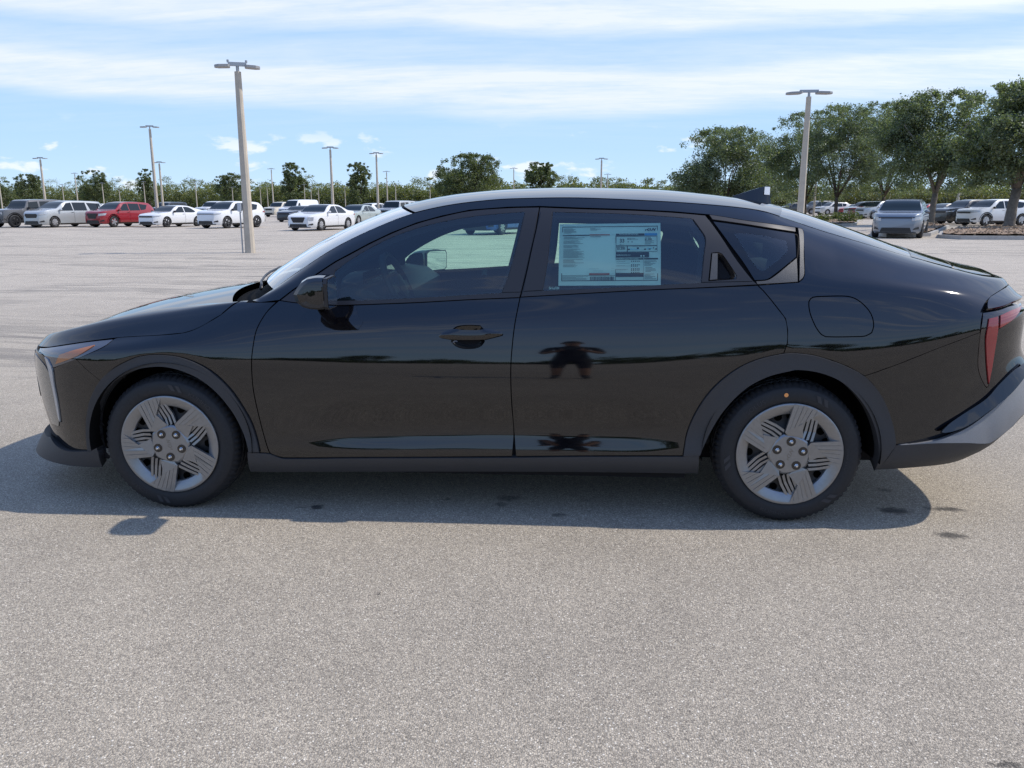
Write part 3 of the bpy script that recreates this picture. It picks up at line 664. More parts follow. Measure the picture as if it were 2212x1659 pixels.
# rear door
belt_lo_r = [(2.560, 1.022), (2.318, 1.010), (2.160, 1.003), (1.948, .991), (1.572, .968)]
rd_poly = MID[4:] + [(1.796, .290), (2.069, .296), (2.272, .300)] + [p for p in ARO[1:8]] + REAR_UP + belt_lo_r[1:]
doorR = both('rear_door', Piece(rd_poly), M_PAINT, P2)
top_r = [(1.839, 1.337), (2.060, 1.330), (2.225, 1.321), (2.364, 1.309)]; rear_edge = [(2.413, 1.235), (2.480, 1.126), (2.560, 1.022)]
frame_r = [MID[0]] + top_r + rear_edge + belt_lo_r[1:] + MID[:5][::-1][:-1]
hrec = O['handle_recess']
both('window_frame', Piece(frame_r, [rg, hrec], lift=-.003, inset=.0025), M_SATIN, doorR)
both('window_glass', Piece(rg, lift=-.004, inset=-.004), M_GLASS, doorR, thick=0)
both('pillar_trim', Piece(O['bpil_rear'], lift=.001), M_SATIN, doorR, thick=.004)
both('belt_moulding', Piece(O['belt_rear'], lift=.003, inset=.001), M_SATIN, doorR, thick=.006)
both('corner_trim', Piece(O['cpil_trim'], [hrec], lift=.0012), M_SATIN, doorR, thick=.004)
hr_r = resample(hrec, .013)
both('handle_recess', Piece(hrec, lift=lambda V, p: -.040*np.clip(seg_dist(p[:,[0,2]], hr_r)/.022, 0, 1), inset=-.001, h=.010), M_GLOSS, doorR, thick=0, own_normals=True)
both('door_handle', Piece(O['handle_flap'], lift=.003, inset=.001), M_CLAD_HI, doorR, thick=.03)
# body side: A-pillar, roof rail and rear wing in one pressing
QB = [(2.560, 1.022), (2.657, 1.030), (2.728, 1.035), (2.746, 1.048), (2.756, 1.065), (2.767, 1.146), (2.787, 1.235), (2.785, 1.246), (2.764, 1.251), (2.633, 1.269), (2.523, 1.284), (2.437, 1.299), (2.378, 1.308)]
fuel = O['fuel_door']; bq = O['bumper_quarter']
LIDUP = [(3.737, .9975), (3.700, .999), (3.630, .990), (3.551, .973), (3.510, .955), (3.490, .930)]
side_poly = top_run(.345, 3.74, .06) + LIDUP + [(3.480, .913), (3.467, .833)] + bq[::-1][1:] + [ARO[12], ARO[11], ARO[10], ARO[9], (2.664, .750)] + REAR_UP[1:-1] + QB + [(2.364, 1.309)] + top_r[::-1][1:] + [(1.644, 1.345)] + list(top_seam[1:]) + [(.420, .934)]
sideP = both('side_panel', Piece(side_poly, [fuel]), M_PAINT, P2)
both('fuel_door', Piece(fuel), M_PAINT, sideP)
both('quarter_window', Piece(qg, [O['quarter_clear']], lift=-.004, hin=0), M_FRIT, sideP, thick=.002)
both('quarter_glass', Piece(O['quarter_clear'], lift=-.004, inset=-.001), M_GLASS, sideP, thick=0)
both('quarter_trim', [Piece(O['quarter_low'], lift=.0015), Piece(O['quarter_strip'], lift=.003)], M_CLAD_HI, sideP, thick=.006)
both('quarter_trim', Piece(O['quarter_top'], lift=.002, inset=.001), M_SATIN, sideP, thick=.006)
# front wing, bonnet
hs = O['hood_seam']
fen_poly = [hs[-1], (.365, zt(.365)-.002), (.50, .940)] + [(x, z) for x, z in fr_down if z < .93 and z > .258] + [(.493, .262), (.458, .276), (.415, .278)] + AFO[::-1][1:13] + [(-.371, .645), (-.419, .685), (-.323, .722), (-.270, .748), (-.249, .773)] + hs[4:-1]
fender = both('front_wing', Piece(fen_poly), M_PAINT, P2)
def su_line(u_idx, s_vals): return [(s, float(np.interp(u_idx, np.arange(NL), _kn))) for s in s_vals]
def su_of(pts): return [tuple(q) for q in inv_xz(pts)]
def s_at(x): return float(np.interp(x, np.maximum.accumulate(PX)+np.arange(NS)*1e-9, SV))
S_END = SV[-1]
ins_hs = inset_poly(resample(hs + top_run(.313, -.60), .02), .0022)
hood_su = su_of(hs) + [(s, UV[-1]) for s in np.linspace(s_at(.30), 0, 30)] + su_line(6.95, [0, .2, .42]) + su_of([(-.755, .702), (-.70, .7065), (-.655, .712)])
pc_hood = Piece(hood_su, su=True)
def tgrid(s0, s1, t0=.012, lift=0.0, n=None, edge=.0):
    """strip of the top sheet between two stations, full width; normals from the sheet"""
    i0, i1 = np.searchsorted(SV, s0), np.searchsorted(SV, s1); st = list(range(i0, i1, 3)) + [i1]
    rows = TG[st]; nr = TN[st]; tt = np.clip(TV, t0, 1)
    P_ = np.zeros((len(st), 2*NT-1, 3)); N_ = np.zeros_like(P_)
    for a in range(len(st)):
        q = np.stack([np.interp(tt, TV, rows[a,:,c]) for c in range(3)], 1); n = np.stack([np.interp(tt, TV, nr[a,:,c]) for c in range(3)], 1)
        q = q + n*lift
        P_[a,:NT] = q*[1, -1, 1]; N_[a,:NT] = n*[1, -1, 1]; P_[a,NT-1:] = q[::-1]; N_[a,NT-1:] = n[::-1]
    N_[:,NT-1,1] = 0
    return P_, N_/np.linalg.norm(N_, axis=2)[:,:,None]
def build_grid(name, P_, N_, m, parent, extra=None, thick=0, down=False):
    a, b = P_.shape[:2]; V = P_.reshape(-1, 3); Nn = N_.reshape(-1, 3); F_, NL_ = [], []
    for i in range(a-1):
        for j in range(b-1):
            f = (i*b+j, (i+1)*b+j, (i+1)*b+j+1, i*b+j+1)
            fn = np.cross(V[f[1]]-V[f[0]], V[f[2]]-V[f[0]])
            if fn@Nn[f[0]] < 0: f = f[::-1]
            F_.append(f); NL_ += [Nn[k] for k in f]
    if thick:
        rim = [j for j in range(b)] + [i*b+b-1 for i in range(1, a)] + [(a-1)*b+j for j in range(b-2, -1, -1)] + [i*b for i in range(a-2, 0, -1)]
        lo = V[rim]-Nn[rim]*thick; o = len(V); V = np.concatenate([V, lo]); k = len(rim)
        for i in range(k):
            j = (i+1) % k; f = (rim[i], rim[j], o+j, o+i); c = np.cross(V[f[1]]-V[f[0]], V[f[3]]-V[f[0]]); c = c/(np.linalg.norm(c)+1e-12)
            F_.append(f); NL_ += [c]*4
    me = bpy.data.meshes.new(name); me.from_pydata(V.tolist(), [], F_); me.materials.append(m)
    me.polygons.foreach_set('use_smooth', [True]*len(me.polygons)); me.update(); me.normals_split_custom_set([tuple(x) for x in NL_])
    return link(bpy.data.objects.new(name, me), parent)
def join_mesh(objs, name):
    """merge freshly built meshes into the first object (keeps custom normals)"""
    V, F_, NL_, o = [], [], [], 0
    for ob in objs:
        me = ob.data; cn = [tuple(c.vector) for c in me.corner_normals]
        V += [tuple(v.co) for v in me.vertices]
        for p in me.polygons: F_.append(tuple(i+o for i in p.vertices)); NL_ += [cn[l] for l in p.loop_indices]
        o += len(me.vertices)
    me = bpy.data.meshes.new(name); me.from_pydata(V, [], F_); me.materials.append(objs[0].data.materials[0])
    me.polygons.foreach_set('use_smooth', [True]*len(me.polygons)); me.update(); me.normals_split_custom_set(NL_)
    par = objs[0].parent
    for ob in objs: bpy.data.objects.remove(ob)
    return link(bpy.data.objects.new(name, me), par)
HS1 = s_at(.255)
hood_top = build_grid('bonnet', *tgrid(.002, HS1, t0=.0), M_PAINT, CAR)
join_mesh(both('bonnet', pc_hood, M_PAINT, P2) + [hood_top], 'bonnet')
# lamps and nose
HLP = [(-.700, .702), (-.655, .708), (-.613, .715)] + O['headlight'][2:9] + [(-.579, .639), (-.615, .668), (-.650, .682), (-.700, .684)]
both('headlight', Piece(HLP, lift=.001), M_LENS, P2, thick=.03)
hl = [o for o in bpy.data.objects if o.name.startswith('headlight')]
both('turn_signal', Piece(O['amber'], lift=.004), M_AMBER, hl, thick=.004)
both('running_light', Piece(O['drl'], lift=.006), M_DRL, hl, thick=.01)
nose_su = su_of([(-.419, .683), (-.371, .645), (-.300, .591)] + AFO[3::-1] + [(-.425, .242), (-.524, .242), (-.600, .250), (-.673, .276)]) + su_line(1.6, [s_at(-.72), .45, .25, 0]) + su_line(6.75, [0, .2, .42]) + su_of([(-.70, .681), (-.650, .679), (-.615, .665), (-.579, .637), (-.561, .629)])
both('front_bumper', Piece(nose_su, su=True), M_PAINT, P2)
both('grille', Piece(su_line(3.3, np.linspace(0, .62, 8)) + su_line(5.7, np.linspace(.58, 0, 8)), su=True, lift=.004), M_GLOSS, P2, thick=.006)
both('bumper_face_sheen', Piece(su_of([(-.640, .640), (-.596, .600), (-.575, .40), (-.600, .345), (-.665, .345)]) + su_line(4.4, [.66]) + su_line(5.6, [.68]), su=True, lift=.003), mat('face_painted_reflection', (.17, .17, .16), .25, .6, 1.0), P2, thick=.004)  # gloss black nose face; its bright ground reflection is painted in as silver
lip_su = su_of([(-.362, .259), (-.423, .252), (-.524, .241), (-.600, .249), (-.673, .275)]) + su_line(1.55, [s_at(-.72), .45, .25, 0]) + su_line(0, np.linspace(0, s_at(-.374), 16))
both('front_lip', Piece(lip_su, su=True, lift=lambda V, p: .008 + .085*np.clip((1.15-V[:,0])/.6, 0, 1)*np.clip(1-(V[:,1]-UV[0])/.12, 0, 1)**.7), M_CLAD, P2, thick=.05, own_normals=True)
# cladding
ringF = AFO + [(.361, .281)] + AFI[::-1][1:-1]
both('arch_cladding', Piece(ringF, lift=.010, inset=.001), M_CLAD, P2, thick=.05)
ringR = ARO[1:-1] + [(3.156, .361), (3.091, .238)] + ARI[::-1][1:-1] + [(2.340, .303), (2.272, .300)]
both('arch_cladding', Piece(ringR, lift=.010, inset=.001), M_CLAD, P2, thick=.05)
sill_poly = [(.349, .179), (.358, .281)] + O['sill_top_full'][1:-1] + [(2.272, .300), (2.340, .304), (2.348, .212)] + O['sill_bot'][::-1][1:-1]
both('sill_cladding', Piece(sill_poly, lift=.006, inset=.001), M_CLAD, P2, thick=.07)
mid_l = np.array([(3.156, .362), (3.315, .377), (3.547, .374), (3.66, .44), (3.8, .52)])
def ridge(V, p): return .004 + .030*np.clip(1-seg_dist(p[:,[0,2]], mid_l, False)/.13, 0, 1)*np.clip((p[:,0]-3.14)/.2, 0, 1)
rt_top = O['rb_trim_top']
u_end_t, u_end_m, u_end_b = [float(np.interp(z, SG[-1,:,2], UV)) for z in (.645, .53, .44)]
hi_su = su_of(rt_top) + [(S_END, u_end_t), (S_END, u_end_m)] + su_of([(3.70, .47), (3.66, .44), (3.60, .40), (3.547, .374), (3.43, .377), (3.315, .377)])
lo_su = su_of([(3.156, .361), (3.235, .370), (3.315, .376), (3.43, .376), (3.547, .373), (3.60, .399), (3.66, .439), (3.70, .469)]) + [(S_END, u_end_m), (S_END, u_end_b)] + su_of([(3.72, .445), (3.62, .385), (3.487, .279), (3.266, .252), (3.091, .239)])
rtr = both('bumper_trim', Piece(hi_su, su=True, lift=ridge), M_TRIMSHEEN, P2, thick=.03, own_normals=True)
both('diffuser', Piece(lo_su, su=True, lift=ridge), M_CLAD, rtr, thick=.06, own_normals=True)
# rear bumper, lamps, boot
lmp = O['lamp']
rbp = su_of(bq + [(3.468, .764), (3.475, .693), (3.492, .649), (3.519, .607), (3.530, .596), (3.539, .603), (3.550, .705), (3.552, .785), (3.556, .842), (3.597, .859), (3.638, .876), (3.672, .898)]) \
    + [(S_END, float(np.interp(.91, SG[-1,:,2], UV))), (S_END, u_end_t)] + su_of(rt_top[::-1] + ARO[::-1][1:7])
both('rear_bumper', Piece(rbp, su=True), M_PAINT, P2)
gl_p = O['rb_gloss']; gl_low = np.array(gl_p[7:] + [gl_p[0]])
both('bumper_crease', Piece(gl_p, lift=lambda V, p: .003 + .026*np.clip(1-seg_dist(p[:,[0,2]], gl_low, False)/.07, 0, 1)), M_GLOSS, P2, thick=.012, own_normals=True)
tl = both('tail_lamp', Piece(lmp, lift=.001), M_RED2, P2, thick=.03)
both('brake_lens', Piece(O['lamp_red_v'], lift=.006), M_RED, tl, thick=.006)
both('brake_lens', Piece(O['lamp_red_h'], lift=.006), M_RED, tl, thick=.006)
lid_su = su_of([(3.487, .920), (3.514, .9215), (3.561, .9265), (3.626, .936), (3.700, .939)]) + [(S_END, float(np.interp(.945, SG[-1,:,2], UV))), (S_END, float(np.interp(.999, SG[-1,:,2], UV)))] + su_of([(x, z-.0005) for x, z in LIDUP])
lid_lo = np.array([(3.483, .918), (3.561, .925), (3.626, .935), (3.744, .940), (3.80, .945)])
pl_lid = Piece(lid_su, su=True, lift=lambda V, p: .024*np.clip(1-seg_dist(p[:,[0,2]], lid_lo, False)/.06, 0, 1))
deck2 = build_grid('boot_lid', *tgrid(s_at(3.496), S_END-.004, t0=0), M_PAINT, CAR)
both('boot_face', pl_lid, M_PAINT, [deck2, deck2], own_normals=True)
build_panel('lip_corner', [Piece([(s, UV[-1]-.001) for s in np.linspace(s_at(3.74)+.004, S_END, 20)] + [(S_END, float(np.interp(1.001, SG[-1,:,2], UV))), (s_at(3.74)+.004, float(np.interp(1.001, SG[np.searchsorted(SV, s_at(3.74)),:,2], UV)))], su=True).t()], M_PAINT, deck2, side=-1)
build_grid('rear_deck', *tgrid(s_at(3.283), s_at(3.490)), M_PAINT, CAR, thick=.01)
# glass and roof
build_grid('windscreen', *tgrid(s_at(.44), s_at(1.074), t0=.02, lift=-.004), M_WIND, CAR)
build_grid('rear_window', *tgrid(s_at(2.695), s_at(3.279), t0=.03, lift=-.004), M_DARKGLASS, CAR)
roof = build_grid('roof', *tgrid(s_at(1.080), s_at(2.685)), M_PAINT, CAR, thick=.01)
build_grid('headliner', *[x if k else x for k, x in enumerate(tgrid(s_at(1.09), s_at(2.80), t0=.0, lift=-.045))], M_HEADLINER, roof)
def edge_strip(name, s0, s1, t0, t1, m, lift, parent):
    P_, N_ = tgrid(s0, s1, t0=0, lift=lift); w = [j for j in range(NT) if t0 <= TV[j] <= t1]
    build_grid(name, P_[:, w[0]:w[-1]+1], N_[:, w[0]:w[-1]+1], m, parent); r = [2*NT-2-j for j in w][::-1]
    build_grid(name, P_[:, r[0]:r[-1]+1], N_[:, r[0]:r[-1]+1], m, parent)
wsc = bpy.data.objects['windscreen']; rwn = bpy.data.objects['rear_window']
edge_strip('frit_band', s_at(.46), s_at(1.05), .0, .10, M_FRIT, -.010, wsc); edge_strip('frit_band', s_at(2.71), s_at(3.26), .0, .10, M_FRIT, -.010, rwn)
# scuttle and wipers
P_, N_ = tgrid(HS1+.006, s_at(.455), t0=.03, lift=-.030); build_grid('scuttle_panel', P_, N_, M_WELL, CAR)
for y0, y1 in ((-.60, .02), (-.02, .56)):
    bm = bmesh.new()
    pts = []
    for k in range(9):
        f = k/8; y = y0+(y1-y0)*f; t = 1-abs(y)/.70
        s = s_at(.41) + .050*f; q = [float(np.interp(t, TV, TG[np.searchsorted(SV, s),:,c])) for c in range(3)]
        pts.append((q[0], y, q[2]+.010))
    tube(bm, pts, [.009]+[.006]*7+[.004], 6); bm_obj('wiper', bm, M_SATIN, CAR, smooth=True)
# inner shell: dark inside of the flanks, open at the windows and the wheel arches
def shrink(p, d): return inset_poly(resample(p, .02), d)
ah = [(2.35, .17), (2.352, .30)] + list(ARI[2:-1]) + [(3.07, .26), (3.04, .20)]
af = [(-.37, .15)] + list(AFI[1:-2]) + [(.335, .28), (.34, .15)]
su_rect = [(s, UV[2]) for s in np.linspace(.0, S_END, 90)] + [(s, UV[-1]) for s in np.linspace(S_END, 0, 90)]
sh = Piece(su_rect, [shrink(fg, .014), shrink(rg, .014), shrink(O['quarter_clear'], -.002)], su=True, lift=-.024, hin=0, h=.04)
_c3 = sh.p[sh.T].mean(1)
_k = np.ones(len(sh.T), bool)
for ax, az, ar in ARCH: _k &= ~((np.hypot(_c3[:,0]-ax, _c3[:,2]-az) < ar-.02) | ((abs(_c3[:,0]-ax) < ar-.03) & (_c3[:,2] < az)))
sh.T = sh.T[_k]; sh.L = sh.L[1:]
both('inner_shell', sh, M_SHELL, P2, thick=.03)
for ax, az, ar in ARCH:                              # wheel wells
    for sgn in (-1, 1):
        bm = bmesh.new(); n = 40; A, B = [], []
        for k in range(n+1):
            a = R(-6 + 192*k/n); x, z = ax+.372*math.cos(a), az+.368*math.sin(a)
            A.append(bm.verts.new((x, sgn*.915, z))); B.append(bm.verts.new((x, sgn*.62, z)))
        for k in range(n): bm.faces.new((A[k], A[k+1], B[k+1], B[k]))
        c = bm.verts.new((ax, sgn*.62, az))
        for k in range(n): bm.faces.new((B[k], B[k+1], c))
        bm_obj('wheel_well', bm, M_WELL, CAR)
bm = bmesh.new(); box(bm, (.42, -.80, .165), (2.30, .80, .26)); box(bm, (-.75, -.60, .19), (.42, .60, .30)); box(bm, (-.60, -.58, .30), (.44, .58, .68)); box(bm, (2.95, -.60, .36), (3.55, .60, .80)); box(bm, (2.30, -.60, .20), (3.40, .60, .36)); bm_obj('underbody', bm, M_SHELL, CAR)  # includes an unseen engine bay block added to stop sun leaking through
# ---- wheels
WORDMARK = [[(0, 0), (.085, 0), (.125, .62), (.04, .62)], [(.085, .30), (.33, 1), (.45, 1), (.21, .30)], [(.16, .46), (.26, .56), (.40, .0), (.28, 0)], [(.41, 0), (.50, 0), (.55, 1), (.46, 1)],
          [(.54, 0), (.65, 0), (.80, 1), (.70, 1)], [(.715, 1), (.80, 1), (.86, .38), (.79, .15)], [(.79, .0), (.88, .0), (1.0, 1), (.92, 1)]]
def sect(poly, c=.0): return poly
def make_wheel(side, kind, rot):
    """outer face looks towards -Y; turned round for the far side"""
    w = empty('wheel', CAR)
    # tyre: lathe with cut shoulder blocks and rain grooves
    bm = bmesh.new(); seg = 216
    prof = [(.214, .016), (.221, .008), (.229, .002), (.238, -.002), (.250, -.004), (.268, -.004), (.284, .001), (.2905, .005), (.292, .008), (.2985, .013), (.3065, .024), (.3105, .036), (.3118, .050),
            (.3120, .058), (.3050, .060), (.3050, .067), (.3124, .069), (.3126, .092), (.3055, .094), (.3055, .104), (.3126, .106), (.3124, .130), (.3050, .132), (.3050, .140), (.3120, .142), (.3100, .166), (.300, .188), (.28, .198), (.25, .200), (.22, .196)]
    rings = lathe(bm, prof, seg)
    for i, (r, h) in enumerate(prof):
        if 9 <= i <= 13 or 24 <= i <= 26:
            for k in range(seg):
                if k % 3 == 0: f = (r-.0055)/r; rings[i][k].co.x *= f; rings[i][k].co.z *= f
        elif 16 <= i <= 17 or 20 <= i <= 21:
            for k in range(seg):
                if k % 6 == (i % 2)*2: f = (r-.003)/r; rings[i][k].co.x *= f; rings[i][k].co.z *= f
    ty = bm_obj('tyre', bm, M_RUBBER, w, sharp=40)
    # moulded lettering
    def arc_text(s, ang, r0, size, flip=False, bold=False, mm=M_RUBBER2, wscale=1.25):
        V, Fc = text_geo(s, bold); V = V*size; V[:,0] *= wscale; wd = V[:,0].max(); out = []
        for x, y in V:
            if not flip: a = R(ang) - (x-wd/2)/(r0+size/2); rr = r0 + y
            else: a = R(ang) + (x-wd/2)/(r0+size/2); rr = r0 + size - y
            out.append((rr*math.cos(a), -.0062 if .246 < rr < .27 else -.0056, rr*math.sin(a)))
        return out, Fc
    for args in LETTERS[kind]:
        v, f = arc_text(*args); wd_ = mesh_obj('moulded_word', v, f, M_RUBBER2, w, smooth=False); wd_['kind'] = 'stuff'
    for ang in (78 + 0, 258) if kind == 'front' else (62, -48, 188):    # moulded slashes beside the words
        for k in range(2):
            a0 = R(ang - k*7); mesh_obj('moulded_slash', [(r*math.cos(a), -.0062, r*math.sin(a)) for a, r in ((a0, .250), (a0+R(4.2), .250), (a0+R(8.5), .276), (a0+R(4.5), .276))], [(0, 1, 2, 3)], M_RUBBER2, w, smooth=False)
    if kind == 'rear':
        bm = bmesh.new(); bmesh.ops.create_circle(bm, cap_ends=True, radius=.0088, segments=20, matrix=Matrix.Translation((.262*math.cos(R(97)), -.0068, .262*math.sin(R(97)))) @ Matrix.Rotation(R(90), 4, 'X')); bm_obj('paint_dot', bm, M_ORANGE, w)
    # steel disc with round holes behind the cover
    bm = bmesh.new(); lathe(bm, [(.198, .012), (.190, .030), (.150, .034), (.120, .030), (.085, .016), (.0, .014)], 48); bm_obj('steel_disc', bm, M_STEEL, w, smooth=True)
    bm = bmesh.new()
    for k in range(20):
        a = 2*math.pi*k/20; bmesh.ops.create_circle(bm, cap_ends=True, radius=.0165, segments=14, matrix=Matrix.Translation((.163*math.cos(a), .0295, .163*math.sin(a))) @ Matrix.Rotation(R(90), 4, 'X'))
    bm_obj('vent_hole', bm, M_HOLE, w)
    bm = bmesh.new(); lathe(bm, [(.200, .03), (.205, .10), (.205, .16)], 48); bm_obj('rim_barrel', bm, M_STEEL, w, smooth=True)
    cov = empty('wheel_cover', w, rot=(0, R(-rot), 0))
    RR = .2225
    bm = bmesh.new(); lathe(bm, [(.2235, .006), (.2235, -.003), (.220, -.0055), (.212, -.0045), (.195, .003), (.178, .010), (.1745, .013), (.172, .022)], 96); bm_obj('cover_ring', bm, M_COVER, cov, sharp=45)
    bm = bmesh.new(); n = 60; hubp = []
    for k in range(n):
        a = 2*math.pi*k/n; hubp.append(a)
    def pent(r, a): # rounded pentagon radius
        k = math.cos(math.pi/5)/math.cos((a - R(90) + R(16) + math.pi/5) % (2*math.pi/5) - math.pi/5); return r*(.55 + .45*k)
    rings = []
    for r, h in ((.094, .016), (.092, .004), (.084, -.0015), (.03, -.0025)): rings.append([bm.verts.new((pent(r, a)*math.cos(a), h, pent(r, a)*math.sin(a))) for a in hubp])
    for A, B in zip(rings, rings[1:]):
        for k in range(n): bm.faces.new((A[k], A[(k+1) % n], B[(k+1) % n], B[k]))
    bm.faces.new(rings[-1]); bm_obj('hub_plate', bm, M_COVER, cov, sharp=30)
    V, F_ = [], []
    for pl in WORDMARK: o = len(V); V += [((x-.5)*.052, -.0030, (y-.5)*.017) for x, y in pl]; F_.append(tuple(range(o, o+len(pl))))
    wmk = mesh_obj('hub_badge', V, F_, mat('badge_shade', (.22, .21, .20), .4, .7), cov, smooth=False); wmk.rotation_euler = (0, R(-65), 0)
    for k in range(5):
        rk = Matrix.Rotation(R(-72*k), 4, 'Y')
        def T2(x, y, h): return rk @ Vector((x*RR, h, y*RR))
        # broad spoke: long straight edge, notched tip, four ribs running along it
        p1, p2, p3, p5, p6 = (.02, .985), (.535, .823), (.205, .615), (-.115, .44), (.30, .36)
        ax = Vector((p5[0]-p1[0], p5[1]-p1[1])).normalized()   # along the spoke
        bm = bmesh.new(); ns = 6; nl = 10
        def on_l(f): return (p1[0]+(p5[0]-p1[0])*f, p1[1]+(p5[1]-p1[1])*f)
        # strips: each from the rim arc to the notch line / hub
        strips = 6; V_ = []
        for i in range(strips+1):
            f = i/strips
            a0 = math.atan2(p1[1], p1[0]) + (math.atan2(p2[1], p2[0]) - math.atan2(p1[1], p1[0]))*f
            outer = Vector((math.cos(a0)*.992, math.sin(a0)*.992))
            inner = Vector(p2).lerp(Vector(p3), 1-f) if f > .6 else Vector(p3).lerp(Vector(p5), (1-f/.6)*1.0)
            inner = Vector(p5).lerp(Vector(p3), min(1, f/.62)) if f <= .62 else Vector(p3).lerp(Vector(p2), (f-.62)/.38)
            V_.append((outer, inner))
        for i in range(strips):
            (o0, i0), (o1, i1) = V_[i], V_[i+1]; g = .04 if i < strips-1 else 0
            def L(a, b, t): return a.lerp(b, t)
            q = [o0, L(o0, o1, 1-g*2.2), L(i0, i1, 1-g*2.2), i0]
            hh = []
            tops = []
            for z_ in (0, 1):
                ring = []
                for c in q:
                    r = c.length; h = -.0065 + .009*max(0, (.98-r))*1.0 - (.0035 if r < .55 else 0)
                    if i % 2: h += .0012
                    ring.append(bm.verts.new(T2(c.x, c.y, h + (.014 if z_ else 0))))
                tops.append(ring)
            bm.faces.new(tops[0]); bm.faces.new(tops[1][::-1])
            for e in range(4): bm.faces.new((tops[0][e], tops[1][e], tops[1][(e+1) % 4], tops[0][(e+1) % 4]))
            if i < strips-1:   # groove floor
                q2 = [L(o0, o1, 1-g*2.2), o1, i1, L(i0, i1, 1-g*2.2)]
                fl = [bm.verts.new(T2(c.x, c.y, -.0065 + .009*max(0, .98-c.length) + .004 - (.0035 if c.length < .55 else 0))) for c in q2]; bm.faces.new(fl)
        # shoulder down to the hub
        q = [Vector(p5), Vector(p3), Vector((.235, .33)), Vector((-.02, .33))]
        a = [bm.verts.new(T2(c.x, c.y, h)) for c, h in zip(q, (-.0045, -.0042, .0015, .0015))]; b = [bm.verts.new(T2(c.x, c.y, .016)) for c in q]
        bm.faces.new(a)
        for e in range(4): bm.faces.new((a[e], b[e], b[(e+1) % 4], a[(e+1) % 4]))
        bm_obj('spoke', bm, M_COVER, cov)
        # louvre group beside the spoke: four bars over black slots
        for i in range(4):
            f = i/3.45
            o = Vector((.250 + .265*f, .668 + .055*f + .14*0)); inn = Vector((.150 + .285*f, .335 - .085*f))
            mid_ = o.lerp(inn, .62) + Vector((.016, .0))
            wv = Vector((.026, .005))
            ext = Vector((o - inn)).normalized()
            o2 = o + ext*(.10 + .03*i)
            bm = bmesh.new(); path = [o2, o, mid_, inn]; top, bot = [], []
            for c, h in zip(path, (.0065, .0075, .0085, .0015)):
                top.append((bm.verts.new(T2(c.x-wv.x, c.y-wv.y, h)), bm.verts.new(T2(c.x+wv.x, c.y+wv.y, h)))); bot.append((bm.verts.new(T2(c.x-wv.x, c.y-wv.y, h+.012)), bm.verts.new(T2(c.x+wv.x, c.y+wv.y, h+.012))))
            for A, B, C_, D in zip(top, top[1:], bot, bot[1:]):
                bm.faces.new((A[0], A[1], B[1], B[0])); bm.faces.new((A[0], B[0], D[0], C_[0])); bm.faces.new((A[1], C_[1], D[1], B[1]))
            bm_obj('louvre', bm, M_COVER, cov)
        # lug well and nut
        a = R(90 - 6 - 72*k + 3); cx, cz = .0570*math.cos(a), .0570*math.sin(a)
        bm = bmesh.new(); bmesh.ops.create_circle(bm, cap_ends=True, radius=.0195, segments=24, matrix=Matrix.Translation((cx, -.0035, cz)) @ Matrix.Rotation(R(90), 4, 'X')); bm_obj('lug_well', bm, M_GLOSS, cov)
        bm = bmesh.new(); lathe(bm, [(.0095, -.0035), (.0090, -.008), (.0070, -.010)], 6); lathe(bm, [(.0064, -.010), (.0060, -.014), (.004, -.0165), (.0005, -.017)], 14)
        bmesh.ops.translate(bm, vec=(cx, 0, cz), verts=bm.verts); bm_obj('lug_nut', bm, M_CHROME, cov, sharp=30)
    for ch in list(cov.children): ch.parent = w; ch.rotation_euler[1] += R(-rot)
    bpy.data.objects.remove(cov)
    return w
LETTERS = {'front': [('KUMHO', 52, .250, .026), ('SOLUS', 232, .250, .024)],
           'rear': [('SOLUS', 127, .250, .026), ('KUMHO', 258, .250, .024, True), ('205/60R16 91H', -4, .236, .012)]}
def copy_tree(o, parent=None):
    c = o.copy(); COL.objects.link(c); c.parent = parent
    for ch in list(o.children): copy_tree(ch, c)
    return c
def copy_flat(o, parent):
    c = o.copy(); COL.objects.link(c); c.parent = parent
    for ch in list(o.children): copy_flat(ch, c)
    return c
wf = make_wheel(-1, 'front', 38); wf.location = (.001, -.897, .3075)
wr = make_wheel(-1, 'rear', 0); wr.location = (2.721, -.897, .3115)
w3 = copy_flat(wf, CAR); w3.location = (.001, .897, .3075); w3.rotation_euler = (0, 0, math.pi)
w4 = copy_flat(wr, CAR); w4.location = (2.721, .897, .3115); w4.rotation_euler = (0, 0, math.pi)
